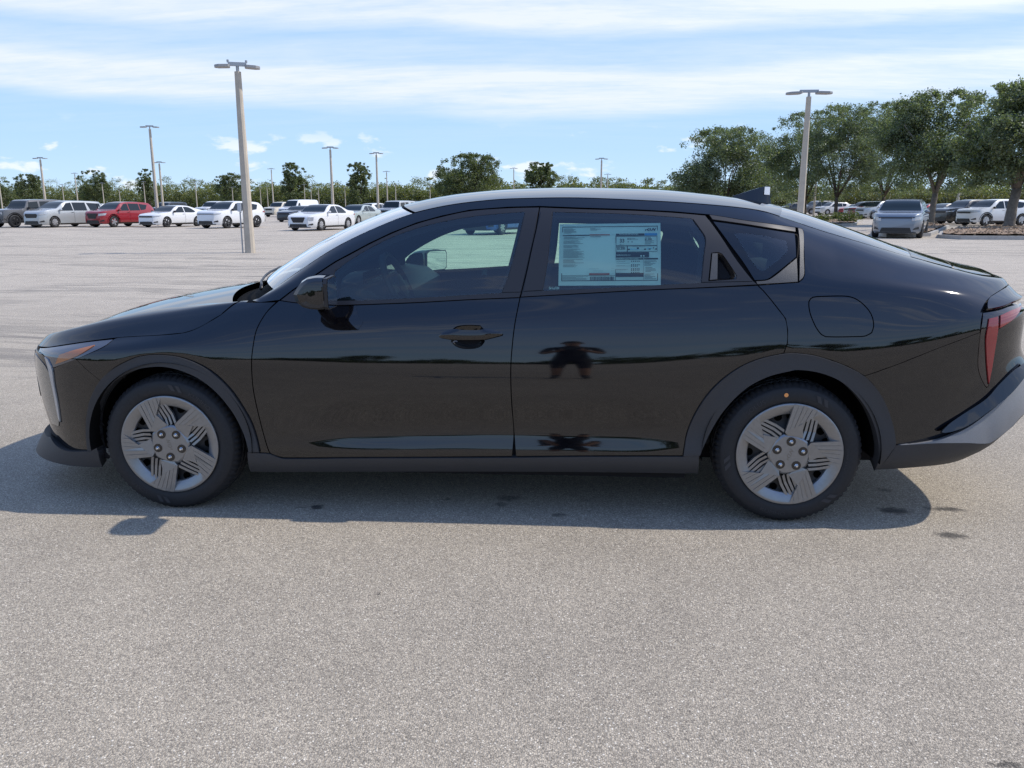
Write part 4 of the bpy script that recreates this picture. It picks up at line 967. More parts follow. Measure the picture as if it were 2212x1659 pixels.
# ---- door mirrors
def mirror_pt(zx, zy): return (.649 + (zx-120)*(.152/285), 1.072 - (zy-775)*(.138/265))
MP = [mirror_pt(*q) for q in [(118, 912), (150, 862), (190, 815), (237, 786), (300, 775), (372, 774), (386, 800), (392, 880), (392, 960), (388, 1022), (330, 1038), (250, 1034), (190, 1018), (135, 972)]]
def make_mirror(sgn):
    mp = resample(MP, .012, corner=17); cx, cz = .775, .995
    secs = [(-.905, .80), (-.925, .93), (-.955, 1.0), (-1.03, 1.0), (-1.065, .93), (-1.083, .78), (-1.09, .55)]
    up_, lo_ = [], []; V, F_ = [], []; n = len(mp)
    for y, k in secs:
        for x, z in mp: V.append((cx + (x-cx)*k, sgn*-y if sgn > 0 else y, cz + (z-cz)*k))
    for a in range(len(secs)-1):
        for i in range(n): F_.append((a*n+i, a*n+(i+1) % n, (a+1)*n+(i+1) % n, (a+1)*n+i))
    F_.append(tuple(range((len(secs)-1)*n, len(secs)*n))); F_.append(tuple(range(n))[::-1])
    U = [f for f in F_ if np.mean([V[i][2] for i in f]) > .9745]; Lo = [f for f in F_ if np.mean([V[i][2] for i in f]) <= .9745]
    mir = empty('door_mirror', CAR)
    for nm, fs, mm in (('mirror_housing', U, M_PAINT), ('mirror_cover', Lo, M_CLAD)):
        o = mesh_obj(nm, V, fs, mm, mir); bm = bmesh.new(); bm.from_mesh(o.data); bmesh.ops.delete(bm, geom=[v for v in bm.verts if not v.link_faces], context='VERTS'); bmesh.ops.recalc_face_normals(bm, faces=bm.faces[:]); bm.to_mesh(o.data); bm.free(); o.data.set_sharp_from_angle(angle=R(24))
    # rim and glass face backwards
    bm = bmesh.new(); rim = [(-.915, .945), (-.925, .935), (-1.07, .940), (-1.085, .952), (-1.088, 1.045), (-1.078, 1.066), (-.94, 1.068), (-.918, 1.055)]
    prism(bm, [(sgn*-y if sgn > 0 else y, z) for y, z in rim], .786, .801, 'yz'); bm_obj('mirror_rim', bm, M_SATIN, mir)
    bm = bmesh.new(); gl = [(y + (-.005 if y > -1 else .006), z + (.005 if z < 1 else -.005)) for y, z in rim]
    vs = [bm.verts.new((.8025, sgn*-y if sgn > 0 else y, z)) for y, z in gl]; bm.faces.new(vs); bm_obj('mirror_glass', bm, mat('mirror_silver', (.80, .84, .86), .01, 1), mir)
    bm = bmesh.new(); tube(bm, [(.70, sgn*.80, .935), (.71, sgn*.87, .940), (.73, sgn*.95, .948)], [.032, .026, .024], 10); bm_obj('mirror_arm', bm, M_SATIN, mir, smooth=True)
make_mirror(-1); make_mirror(1)
for o in bpy.data.objects:
    if o.type == 'MESH' and o.parent and o.parent.name.startswith('door_mirror') and o.name.startswith('mirror_') and not o.name.startswith('mirror_arm'):
        far_ = o.data.vertices[0].co.y > 0
        for v_ in o.data.vertices: v_.co.x += (abs(v_.co.y)-.93)*(.62 if far_ else .06) + (.075 if far_ else 0)
# ---- aerial with its white tag
bm = bmesh.new()
fin = [(2.600, 0, 1.395, .004), (2.66, 0, 1.413, .012), (2.72, 0, 1.432, .017), (2.757, 0, 1.442, .016), (2.776, 0, 1.440, .010)]
base = [(2.60, .006), (2.66, .020), (2.72, .030), (2.76, .032), (2.785, .022)]
A, B, C_ = [], [], []
for (x, y, z, w_), (bx, bw) in zip(fin, base):
    zb = float(np.interp(bx, XC[60:420], ZC[60:420])) - .006; A.append(bm.verts.new((bx, -bw, zb))); C_.append(bm.verts.new((bx, bw, zb))); B.append((bm.verts.new((x, -w_*.3, z)), bm.verts.new((x, w_*.3, z))))
for i in range(4):
    bm.faces.new((A[i], A[i+1], B[i+1][0], B[i][0])); bm.faces.new((B[i][0], B[i+1][0], B[i+1][1], B[i][1])); bm.faces.new((B[i][1], B[i+1][1], C_[i+1], C_[i]))
bm.faces.new((A[4], C_[4], B[4][1], B[4][0])); aer = bm_obj('roof_aerial', bm, M_PAINT, CAR, sharp=50)
bm = bmesh.new(); vs = [bm.verts.new(v) for v in ((2.748, -.024, 1.400), (2.776, -.020, 1.398), (2.779, -.0085, 1.437), (2.752, -.0105, 1.438))]; bm.faces.new(vs)
bm_obj('paper_tag', bm, M_PAPER, aer)
# ---- cabin
bm = bmesh.new(); secd = [(.46, .955), (.60, .975), (.78, 1.000), (.90, .985), (.98, .93), (1.00, .80), (.98, .55), (.40, .50)]
prism(bm, [(x, z) for x, z in secd], -.74, .74, 'xz'); dash = bm_obj('dashboard', bm, M_INTER2, CAR, sharp=35)
bm = bmesh.new(); box(bm, (.815, -.52, .935), (.835, .10, 1.045)); bm_obj('display_screen', bm, M_GLOSS, dash)
stw = empty('steering_wheel', CAR, (.958, -.38, .965), (0, R(-24), 0))
bm = bmesh.new(); n, mseg = 40, 10; RG = []
for k in range(n):
    a = 2*math.pi*k/n; c = Vector((0, math.cos(a)*.178, math.sin(a)*.168)); rd = c.normalized(); RG.append([bm.verts.new(c + (rd*math.cos(2*math.pi*j/mseg) + Vector((1, 0, 0))*math.sin(2*math.pi*j/mseg))*.0165) for j in range(mseg)])
for k in range(n):
    for j in range(mseg): bm.faces.new((RG[k][j], RG[k][(j+1) % mseg], RG[(k+1) % n][(j+1) % mseg], RG[(k+1) % n][j]))
bm_obj('wheel_rim', bm, M_INTER2, stw, smooth=True)
bm = bmesh.new(); lathe(bm, [(.065, 0), (.062, .02), (.0, .03)], 20, 'y'); bmesh.ops.rotate(bm, matrix=Matrix.Rotation(R(-90), 3, 'Z'), verts=bm.verts)
box(bm, (-.012, -.165, -.02), (.012, .165, .022)); box(bm, (-.012, -.018, -.16), (.012, .018, 0)); bm_obj('wheel_hub', bm, M_INTER2, stw)
bm = bmesh.new(); tube(bm, [(-.25, 0, -.0), (0, 0, 0)], .03, 10); bm_obj('steering_column', bm, M_INTER2, stw)
def cushion(name, pts_w, parent, m=None):
    """padded solid from a side outline (x, z) and half-width, rounded by a subdivided hull"""
    outline, y0, y1 = pts_w; bm = bmesh.new(); mid_ = resample(outline, .05, corner=60); cx, cz = mid_.mean(0); V = []
    secs = [(y0, .86), (y0 + .03, .97), (y0+(y1-y0)*.3, 1), (y0+(y1-y0)*.7, 1), (y1-.03, .97), (y1, .86)]; rings = []
    for y, k in secs: rings.append([bm.verts.new((cx+(x-cx)*k, y, cz+(z-cz)*k)) for x, z in mid_])
    n = len(mid_)
    for A, B in zip(rings, rings[1:]):
        for i in range(n): bm.faces.new((A[i], A[(i+1) % n], B[(i+1) % n], B[i]))
    bm.faces.new(rings[0][::-1]); bm.faces.new(rings[-1]); return bm_obj(name, bm, m or M_INTER, parent, smooth=True)
for yc in (-.38, .38):
    st_ = empty('front_seat', CAR)
    cushion('seat_base', ([(1.25, .50), (1.25, .60), (1.40, .63), (1.75, .58), (1.80, .50), (1.55, .46)], yc-.25, yc+.25), st_)
    cushion('seat_back', ([(1.70, .55), (1.78, .80), (1.85, 1.02), (1.93, 1.12), (1.99, 1.10), (1.97, .90), (1.86, .52)], yc-.24, yc+.24), st_)
    cushion('head_restraint', ([(1.90, 1.12), (1.92, 1.22), (1.96, 1.275), (2.01, 1.265), (2.02, 1.18), (1.98, 1.11)], yc-.13, yc+.13), st_)
rs = empty('rear_seat', CAR)
cushion('seat_base', ([(2.10, .48), (2.12, .60), (2.55, .56), (2.60, .48)], -.66, .66), rs)
cushion('seat_back', ([(2.50, .55), (2.62, .85), (2.72, 1.05), (2.82, 1.07), (2.80, .90), (2.66, .52)], -.66, .66), rs)
for yc in (-.42, .42): cushion('head_restraint', ([(2.70, 1.05), (2.73, 1.16), (2.78, 1.19), (2.84, 1.16), (2.84, 1.06)], yc-.12, yc+.12), rs)
bm = bmesh.new(); box(bm, (2.76, -.66, 1.02), (3.36, .66, 1.04)); bm_obj('parcel_shelf', bm, M_INTER2, CAR)
bm = bmesh.new(); box(bm, (.98, -.13, .40), (1.75, .13, .72)); box(bm, (.90, -.72, .30), (2.55, .72, .36)); bm_obj('centre_console', bm, M_INTER2, CAR)
bm = bmesh.new(); tube(bm, [(.90, 0, 1.31), (.91, 0, 1.27)], .008, 6); box(bm, (.90, -.12, 1.215), (.93, .12, 1.275)); bm_obj('rear_view_mirror', bm, M_GLOSS, CAR)
# every part so far is in the car's own frame; the thing's base stands midway between the wheels
for o in CAR.children: o.location = o.location + CAR_OFF
# ---------------------------------------------------------------- price sheet and small stickers behind the glass
SC = np.array([(1.733, 1.275), (2.168, 1.280), (2.163, 1.023), (1.731, 1.018)])   # corners on the flank, from top left round
def sheet_uv(uv, lift):
    uv = np.asarray(uv, float); u, v = uv[:,0:1], uv[:,1:2]
    xz = SC[0]*(1-u)*(1-v) + SC[1]*u*(1-v) + SC[2]*u*v + SC[3]*(1-u)*v
    p, n = sheet_pos(inv_xz(xz), lift); p[:,1] *= -1; return p
STK = thing('price_sheet', 'pale price sheet with fuel economy figures inside the rear side window of the black sedan', 'sticker', tuple(sheet_uv([(.5, 1)], -.009)[0]))
SO = -np.array(STK.location)
def sheet_patch(name, rects, m, lift, nseg=(1, 1), parent=STK, off=SO):
    V, F_ = [], []
    for u0, v0, u1, v1 in rects:
        a, b = nseg; us, vs = np.linspace(u0, u1, a+1), np.linspace(v0, v1, b+1); o = len(V); P_ = sheet_uv([(u, v) for v in vs for u in us], lift)+off; V += P_.tolist()
        for j in range(b):
            for i in range(a): q = o+j*(a+1)+i; F_.append((q, q+1, q+a+2, q+a+1)[::-1])
    return mesh_obj(name, V, F_, m, parent, smooth=False)
ASP = .435/.257
def sheet_text(name, items, m, lift=-.0070, parent=STK):
    """items: (text, u, v of the baseline-left, height in v, bold[, horizontal stretch])"""
    V, F_ = [], []
    for it in items:
        s, u, v, hgt, bold = it[:5]; wsc = it[5] if len(it) > 5 else 1.0
        g, fc = text_geo(s, bold); 
        if not len(g): continue
        k = hgt/.70; uvs = np.stack([u + g[:,0]*k/ASP*wsc, v - g[:,1]*k], 1); o = len(V); V += (sheet_uv(uvs, lift)+SO).tolist(); F_ += [tuple(i+o for i in f) for f in fc]
    return mesh_obj(name, V, F_, m, parent, smooth=False)
sheet_patch('paper', [(0, 0, 1, 1)], M_PAPER, -.0100, (14, 9))
L1 = -.0076
fr_ = []
def frame_rects(u0, v0, u1, v1, t):
    tu = t/ASP; return [(u0, v0, u1, v0+t), (u0, v1-t, u1, v1), (u0, v0+t, u0+tu, v1-t), (u1-tu, v0+t, u1, v1-t)]
blk = frame_rects(.028, .050, .972, .930, .010) + frame_rects(.560, .215, .965, .370, .006) + frame_rects(.560, .370, .672, .470, .006) + frame_rects(.672, .370, .965, .470, .006) + [(.560, .172, .840, .208), (.560, .474, .885, .558), (.560, .570, .832, .592), (.836, .570, .972, .592), (.560, .806, .832, .868), (.033, .185, .300, .200), (.560, .215, .563, .920), (.832, .592, .834, .920), (.033, .840, .560, .845), (.555, .200, .557, .920)]
sheet_patch('black_print', blk, M_INK, L1)
sheet_patch('blue_bar', [(.842, .168, .965, .208)], M_INKBLUE, L1)
sheet_patch('red_bar', [(.300, .178, .500, .196), (.300, .806, .500, .836)], M_INKRED, L1)
sheet_patch('pale_bar', [(.690, .415, .790, .435), (.865, .405, .915, .425)], M_INKPALE, L1)
rnd = random.Random(3); lines = []
def para(u0, u1, v0, v1, n):
    for k in range(n):
        v = v0+(v1-v0)*k/n; lines.append((u0, v, u0+(u1-u0)*rnd.uniform(.45, 1), v+(v1-v0)/n*.42))
for a in ((.042, .20, .080, .165, 6), (.305, .42, .075, .12, 3), (.042, .25, .215, .262, 4), (.042, .25, .275, .335, 5), (.042, .22, .350, .405, 5), (.042, .26, .418, .565, 13), (.042, .25, .582, .65, 5), (.042, .22, .665, .71, 4), (.305, .47, .205, .23, 2), (.30, .42, .735, .742, 1), (.34, .47, .768, .775, 1),
          (.515, .548, .185, .19, 1), (.515, .548, .735, .74, 1), (.515, .548, .768, .773, 1), (.515, .548, .808, .813, 1), (.035, .29, .855, .915, 6), (.565, .68, .62, .63, 1), (.565, .72, .645, .655, 1), (.565, .72, .685, .70, 2), (.565, .72, .745, .765, 2), (.565, .66, .79, .798, 1), (.84, .96, .61, .70, 6), (.85, .96, .72, .80, 4), (.84, .965, .82, .915, 5), (.845, .935, .29, .355, 4), (.70, .80, .25, .275, 2), (.59, .70, .345, .352, 1), (.72, .95, .385, .392, 1)):
    para(*a)
sheet_patch('small_print', lines, M_INKGREY, L1)
bars = []; u = .310
while u < .545:
    w_ = rnd.choice((.0016, .003, .0048)); bars.append((u, .862, u+w_, .922)); u += w_ + rnd.choice((.0018, .003, .0042))
sheet_patch('barcode', bars, M_INK, L1)
stars = [(.715+.018*k - .004, v, .715+.018*k + .004, v+.016) for v, n in ((.612, 5), (.668, 5), (.690, 4), (.733, 5), (.755, 5), (.790, 5)) for k in range(n)]
sheet_patch('star_row', stars, M_INK, L1)
sheet_patch('scale_marks', [(.677, .420, .696, .438), (.765, .400, .785, .424), (.835, .420, .856, .438), (.880, .418, .900, .436), (.922, .402, .934, .418), (.945, .418, .963, .436)], M_INK, -.0072)
sheet_text('printed_words', [('33', .598, .318, .058, True), ('MPG', .672, .272, .020, True), ('29', .674, .318, .018, True), ('35', .712, .318, .018, True), ('$1,000', .843, .290, .030, True), ('You SAVE', .845, .250, .016, True), ('3.0', .598, .352, .015, False),
                             ('$1,500', .573, .438, .034, True), ('Annual fuel COST', .564, .398, .014, True, .85)], M_INK, -.0070)
sheet_text('white_words', [('Fuel Economy and Environment', .592, .199, .020, True, .86), ('fueleconomy.gov', .566, .538, .024, True), ('GOVERNMENT 5-STAR SAFETY RATINGS', .564, .589, .014, True, 1.02)], M_PAPER, -.0066)
sheet_patch('white_disc', [(.800, .525, .815, .550), (.825, .525, .840, .550)], M_PAPER, -.0066)
# maker's wordmark: three joined slanted letters
def wordmark(u, v, w_, h):
    q = lambda x, y: (u + x*w_, v - y*h)
    P_ = WORDMARK
    V, F_ = [], []
    for pl in P_:
        o = len(V); V += (sheet_uv([q(x, y) for x, y in pl], -.0070)+SO).tolist(); F_.append(tuple(range(o, o+len(pl))))
    mesh_obj('maker_wordmark', V, F_, M_INK, STK, smooth=False)
wordmark(.845, .132, .110, .042)
tag(sheet_patch('radio_decal', [(-.098, 1.012, .014, 1.075)], M_INK, -.009, (3, 1), None, 0), 'small black radio decal in the lower front corner of the rear side window', 'sticker')
rd = bpy.data.objects['radio_decal']
V, F_ = [], []
g, fc = text_geo('SiriusXM', True); g = g/g[:,0].max(); P_ = sheet_uv(np.stack([-.092+g[:,0]*.100, 1.058-g[:,1]*.20*1.0], 1), -.0084); o = mesh_obj('decal_words', P_.tolist(), fc, M_PAPER, rd, smooth=False)
tag(mesh_obj('door_sticker', (np.array([(x, .795, z) for x, z in ((1.235, .925), (1.268, .925), (1.268, .958), (1.235, .958))])).tolist(), [(0, 1, 2, 3)], mat('pale_blue_sticker', (.45, .62, .70), .6)), 'small square pale sticker on the far front door trim', 'sticker')
# ---------------------------------------------------------------- other cars in the lot
M_BGGLASS = mat('dark_window', (.010, .015, .019), .05, 0, .0, .5)
M_BGSCREEN = mat('windscreen_dark', (.014, .022, .026), .06, 0, .0, .35)
M_BLACKPL = mat('black_plastic', (.014, .014, .015), .5)
M_ALLOY = mat('alloy_rim', (.42, .42, .43), .35, .5)
M_BLKRIM = mat('black_rim', (.03, .03, .032), .35, .3)
M_HLAMP = mat('head_lamp', (.42, .44, .47), .08, .2, 1.0)
M_TLAMP = mat('tail_lamp_red', (.30, .012, .014), .15, 0, .6)
def paint(name, c, metal=0.0): return mat('paint_'+name, c, .38, metal, 1.0, .4)
PAINTS = dict(white=paint('white', (.68, .69, .70)), pearl=paint('pearl', (.62, .61, .58)), silver=paint('silver', (.42, .44, .45), .35), red=paint('red', (.26, .010, .018)), cream=paint('cream', (.60, .55, .45)),
              grey=paint('grey', (.10, .10, .105)), black=paint('black', (.010, .010, .012)), blue=paint('blue', (.010, .075, .30)), steel=paint('steel', (.20, .225, .26), .4), darkblue=paint('darkblue', (.018, .026, .045)), sage=paint('sage', (.38, .43, .42), .2), brightred=paint('bright_red', (.42, .015, .03)))
KINDS_ = {
 # length, width, height, wheelbase, front overhang, tyre radius, clearance, belt, top line (x/L, z/H), side glass (list of outlines x/L, fraction belt->cant), screens (x/L pairs)
 'sedan': dict(L=4.85, W=1.84, H=1.45, wb=2.86, fo=.90, r=.33, cl=.17, belt=.655, prof=[(0, .47), (.012, .545), (.06, .60), (.20, .665), (.285, .70), (.40, .915), (.47, .985), (.55, 1.0), (.64, .985), (.76, .86), (.82, .775), (.88, .755), (.975, .735), (1, .60)],
   win=[[(.345, .02), (.545, .02), (.545, .93), (.47, .93), (.40, .55)], [(.56, .02), (.735, .02), (.755, .18), (.69, .82), (.635, .92), (.56, .93)]], ws=(.295, .455), rw=(.66, .80)),
 'fastback': dict(L=4.75, W=1.84, H=1.43, wb=2.75, fo=.90, r=.335, cl=.17, belt=.665, prof=[(0, .46), (.012, .55), (.07, .62), (.20, .675), (.27, .70), (.39, .915), (.46, .985), (.54, 1.0), (.64, .975), (.78, .865), (.90, .78), (.975, .75), (1, .60)],
   win=[[(.33, .02), (.53, .02), (.53, .93), (.46, .93), (.39, .55)], [(.545, .02), (.715, .02), (.75, .22), (.69, .75), (.63, .92), (.545, .93)]], ws=(.28, .445), rw=(.66, .87)),
 'suv': dict(L=4.60, W=1.87, H=1.68, wb=2.70, fo=.90, r=.365, cl=.22, belt=.64, prof=[(0, .45), (.010, .57), (.05, .635), (.18, .665), (.245, .69), (.36, .915), (.42, .975), (.52, 1.0), (.72, .99), (.88, .955), (.94, .86), (.985, .66), (1, .48)],
   win=[[(.30, .02), (.485, .02), (.485, .93), (.42, .93), (.35, .52)], [(.50, .02), (.69, .04), (.69, .91), (.50, .93)], [(.705, .06), (.80, .16), (.85, .80), (.705, .90)]], ws=(.255, .405), rw=(.89, .965)),
 'minivan': dict(L=5.15, W=1.99, H=1.76, wb=3.09, fo=.93, r=.36, cl=.18, belt=.615, prof=[(0, .44), (.010, .54), (.05, .61), (.16, .665), (.225, .70), (.36, .925), (.42, .975), (.52, 1.0), (.78, .99), (.93, .965), (.965, .87), (.99, .62), (1, .44)],
   win=[[(.275, .02), (.475, .02), (.475, .95), (.40, .95), (.335, .55)], [(.49, .02), (.695, .02), (.695, .95), (.49, .95)], [(.745, .06), (.93, .06), (.925, .90), (.715, .92)]], ws=(.235, .40), rw=(.935, .985)),
 'offroader': dict(L=4.55, W=1.90, H=1.86, wb=2.95, fo=.70, r=.42, cl=.30, belt=.66, prof=[(0, .50), (.006, .605), (.04, .635), (.28, .665), (.318, .67), (.385, .925), (.41, .965), (.44, .985), (.70, 1.0), (.96, .985), (.975, .93), (.992, .62), (1, .42)],
   win=[[(.385, .03), (.555, .03), (.555, .90), (.405, .90)], [(.585, .03), (.745, .03), (.745, .90), (.585, .90)], [(.775, .03), (.94, .03), (.94, .90), (.775, .90)]], ws=(.322, .392), rw=(.972, .985), boxy=True),
 'boxysuv': dict(L=4.65, W=1.90, H=1.83, wb=2.69, fo=.84, r=.39, cl=.26, belt=.63, prof=[(0, .44), (.008, .575), (.04, .61), (.20, .63), (.27, .64), (.335, .91), (.365, .965), (.45, .995), (.75, 1.0), (.93, .985), (.955, .92), (.985, .60), (1, .42)],
   win=[[(.335, .03), (.52, .03), (.52, .90), (.365, .90)], [(.545, .10), (.66, .10), (.66, .90), (.545, .90)], [(.76, .08), (.90, .08), (.89, .88), (.76, .88)]], ws=(.277, .352), rw=(.95, .975), boxy=True),
 'bigsuv': dict(L=5.1, W=2.0, H=1.90, wb=2.95, fo=.95, r=.40, cl=.25, belt=.62, prof=[(0, .46), (.008, .59), (.05, .635), (.20, .655), (.255, .67), (.36, .925), (.41, .975), (.5, 1.0), (.78, .995), (.93, .98), (.955, .90), (.985, .60), (1, .45)],
   win=[[(.315, .02), (.49, .02), (.49, .93), (.42, .93), (.37, .60)], [(.505, .02), (.68, .02), (.68, .93), (.505, .93)], [(.695, .02), (.91, .02), (.90, .92), (.695, .92)]], ws=(.262, .385), rw=(.94, .975), boxy=True),
 'van': dict(L=5.6, W=2.0, H=2.13, wb=3.45, fo=.95, r=.37, cl=.20, belt=.58, prof=[(0, .40), (.008, .48), (.04, .53), (.13, .575), (.18, .60), (.285, .90), (.32, .955), (.42, .99), (.6, 1.0), (.94, .99), (.97, .95), (.995, .70), (1, .40)],
   win=[[(.235, .02), (.345, .02), (.345, .72), (.30, .74), (.265, .40)]], ws=(.188, .305), rw=(.985, .99), boxy=True),
 'coupe': dict(L=4.78, W=1.92, H=1.38, wb=2.72, fo=.88, r=.34, cl=.15, belt=.70, prof=[(0, .47), (.012, .58), (.06, .645), (.24, .725), (.33, .75), (.44, .93), (.51, .99), (.57, 1.0), (.66, .975), (.80, .86), (.88, .80), (.975, .77), (1, .60)],
   win=[[(.40, .03), (.63, .03), (.63, .90), (.51, .92), (.45, .60)], [(.645, .05), (.73, .12), (.69, .80), (.645, .88)]], ws=(.34, .495), rw=(.68, .85)),
 'pickup': dict(L=5.8, W=2.03, H=1.93, wb=3.68, fo=.97, r=.40, cl=.26, belt=.65, prof=[(0, .47), (.008, .60), (.04, .64), (.18, .66), (.225, .675), (.30, .91), (.335, .965), (.42, 1.0), (.54, .995), (.565, .96), (.595, .68), (.60, .66), (.97, .66), (1, .50)],
   win=[[(.275, .03), (.405, .03), (.405, .90), (.345, .90), (.31, .55)], [(.415, .03), (.535, .03), (.535, .90), (.415, .90)]], ws=(.232, .32), rw=(.57, .588), boxy=True)}
WHEEL_CACHE = {}
def bg_wheel(r, rim, style, parent, loc, rz):
    w = empty('wheel', parent, loc, (0, 0, rz)); key = (round(r, 3), rim.name, style)
    if key not in WHEEL_CACHE:
        bm = bmesh.new(); k = r/.35; lathe(bm, [(r*.66, .0), (r*.70, -.012*k), (r*.86, -.014*k), (r*.97, .01*k), (r, .035*k), (r, .17*k), (r*.95, .20*k), (r*.6, .20*k)], 36); a = bm_obj('tyre', bm, M_RUBBER, w, sharp=45)
        bm = bmesh.new(); lathe(bm, [(r*.665, .012), (r*.66, -.004), (r*.615, -.008), (r*.60, .02), (r*.55, .06), (.001, .07)], 36); bm2 = bmesh.new()
        n = {'five': 5, 'ten': 10, 'six': 6}.get(style, 8); wd = {'five': .34, 'ten': .16, 'six': .30}.get(style, .22)
        for q in range(n):
            a0 = 2*math.pi*q/n; c, s = math.cos(a0), math.sin(a0); tw = .10 if style == 'eight' else 0
            pl = [(.10, -wd*.33), (.63, -wd*.5+tw), (.63, wd*.5+tw), (.10, wd*.33)]
            vs = [[bm2.verts.new(((x*c-y*s)*r, h, (x*s+y*c)*r)) for x, y in pl] for h in (-.004, .03)]
            bm2.faces.new(vs[0]); bm2.faces.new(vs[1][::-1])
            for e in range(4): bm2.faces.new((vs[0][e], vs[1][e], vs[1][(e+1) % 4], vs[0][(e+1) % 4]))
        lathe(bm2, [(r*.15, .02), (r*.14, -.008), (.001, -.010)], 14)
        b0 = bm_obj('rim_back', bm, M_BLKRIM if rim is not M_BLKRIM else M_BLACKPL, w, sharp=45); b = bm_obj('rim', bm2, rim, w)
        WHEEL_CACHE[key] = (a.data, b0.data, b.data)
    else:
        for nm, me in zip(('tyre', 'rim_back', 'rim'), WHEEL_CACHE[key]): link(bpy.data.objects.new(nm, me), w)
    return w
class CarForm:
    def __init__(s, kind):
        K_ = KINDS_[kind]; s.k = K_; L, W, H = K_['L'], K_['W'], K_['H']; s.L, s.W, s.H = L, W, H
        px_, pz = np.array([p[0] for p in K_['prof']])*L, np.array([p[1] for p in K_['prof']])*H
        xs = np.unique(np.concatenate([np.linspace(0, L, 56), px_])); zt_ = pchip(px_, pz, xs)
        s.xs = xs; belt = K_['belt']*H; s.beltz = belt; z0 = K_['cl']; boxy = K_.get('boxy', False); s.top = lambda x: np.interp(x, xs, zt_)
        fr, bk = np.clip(1-xs/(.13*L), 0, 1), np.clip(1-(L-xs)/(.12*L), 0, 1)
        a = W/2*(1 - (.16 if boxy else .30)*fr**2.2 - (.08 if boxy else .20)*bk**2.2); s.a = a
        z0s = z0 + .10*np.clip(1-xs/(.10*L), 0, 1)*0 + .12*bk**1.5
        Y, Z = [], []
        for i in range(len(xs)):
            t = zt_[i]; b = min(belt, t-.05); up_ = np.clip((t-belt)/(H-belt), 0, 1); ai = a[i]
            lean = (.84 if boxy else .74); ar = ai*(.955 + (lean-.955)*up_) if up_ > .02 else ai*.955
            cz = b + (t-b)*.86 if up_ > .02 else b+(t-b)*.55
            Y.append([ai*.90, ai*.975, ai, ai*.995, ai*.965, ar*1.005 if up_ > .02 else ai*.93, ar*.93 if up_ > .02 else ai*.86, ar*.55, 0])
            Z.append([z0s[i], z0s[i]+.10, z0s[i]+(b-z0s[i])*.5, z0s[i]+(b-z0s[i])*.80, b, cz, b+(t-b)*(.965 if up_ > .02 else .85), b+(t-b)*.992, t])
        s.Y, s.Z = np.array(Y), np.array(Z)
    def hw(s, x, z):
        i = int(np.clip(np.searchsorted(s.xs, x)-1, 0, len(s.xs)-2)); f = (x-s.xs[i])/(s.xs[i+1]-s.xs[i])
        y, zz = s.Y[i]*(1-f)+s.Y[i+1]*f, s.Z[i]*(1-f)+s.Z[i+1]*f; return float(np.interp(z, zz[:7], y[:7]))
    def front_x(s, y):
        a = s.a[:20]; i = np.argmax(a >= abs(y)-1e-6); 
        if abs(y) <= a[0]: return -.02*(1-(y/a[0])**2)
        return float(np.interp(abs(y), a, s.xs[:20]))
    def rear_x(s, y):
        a = s.a[::-1][:20]; xx = s.xs[::-1][:20]
        if abs(y) <= a[0]: return s.L + .015*(1-(y/a[0])**2)
        return float(np.interp(abs(y), a, xx))
    def cant(s, x):
        t = float(s.top(x)); b = min(s.beltz, t-.05); return b+(t-b)*.86
FORMS = {}
MESHES = {}
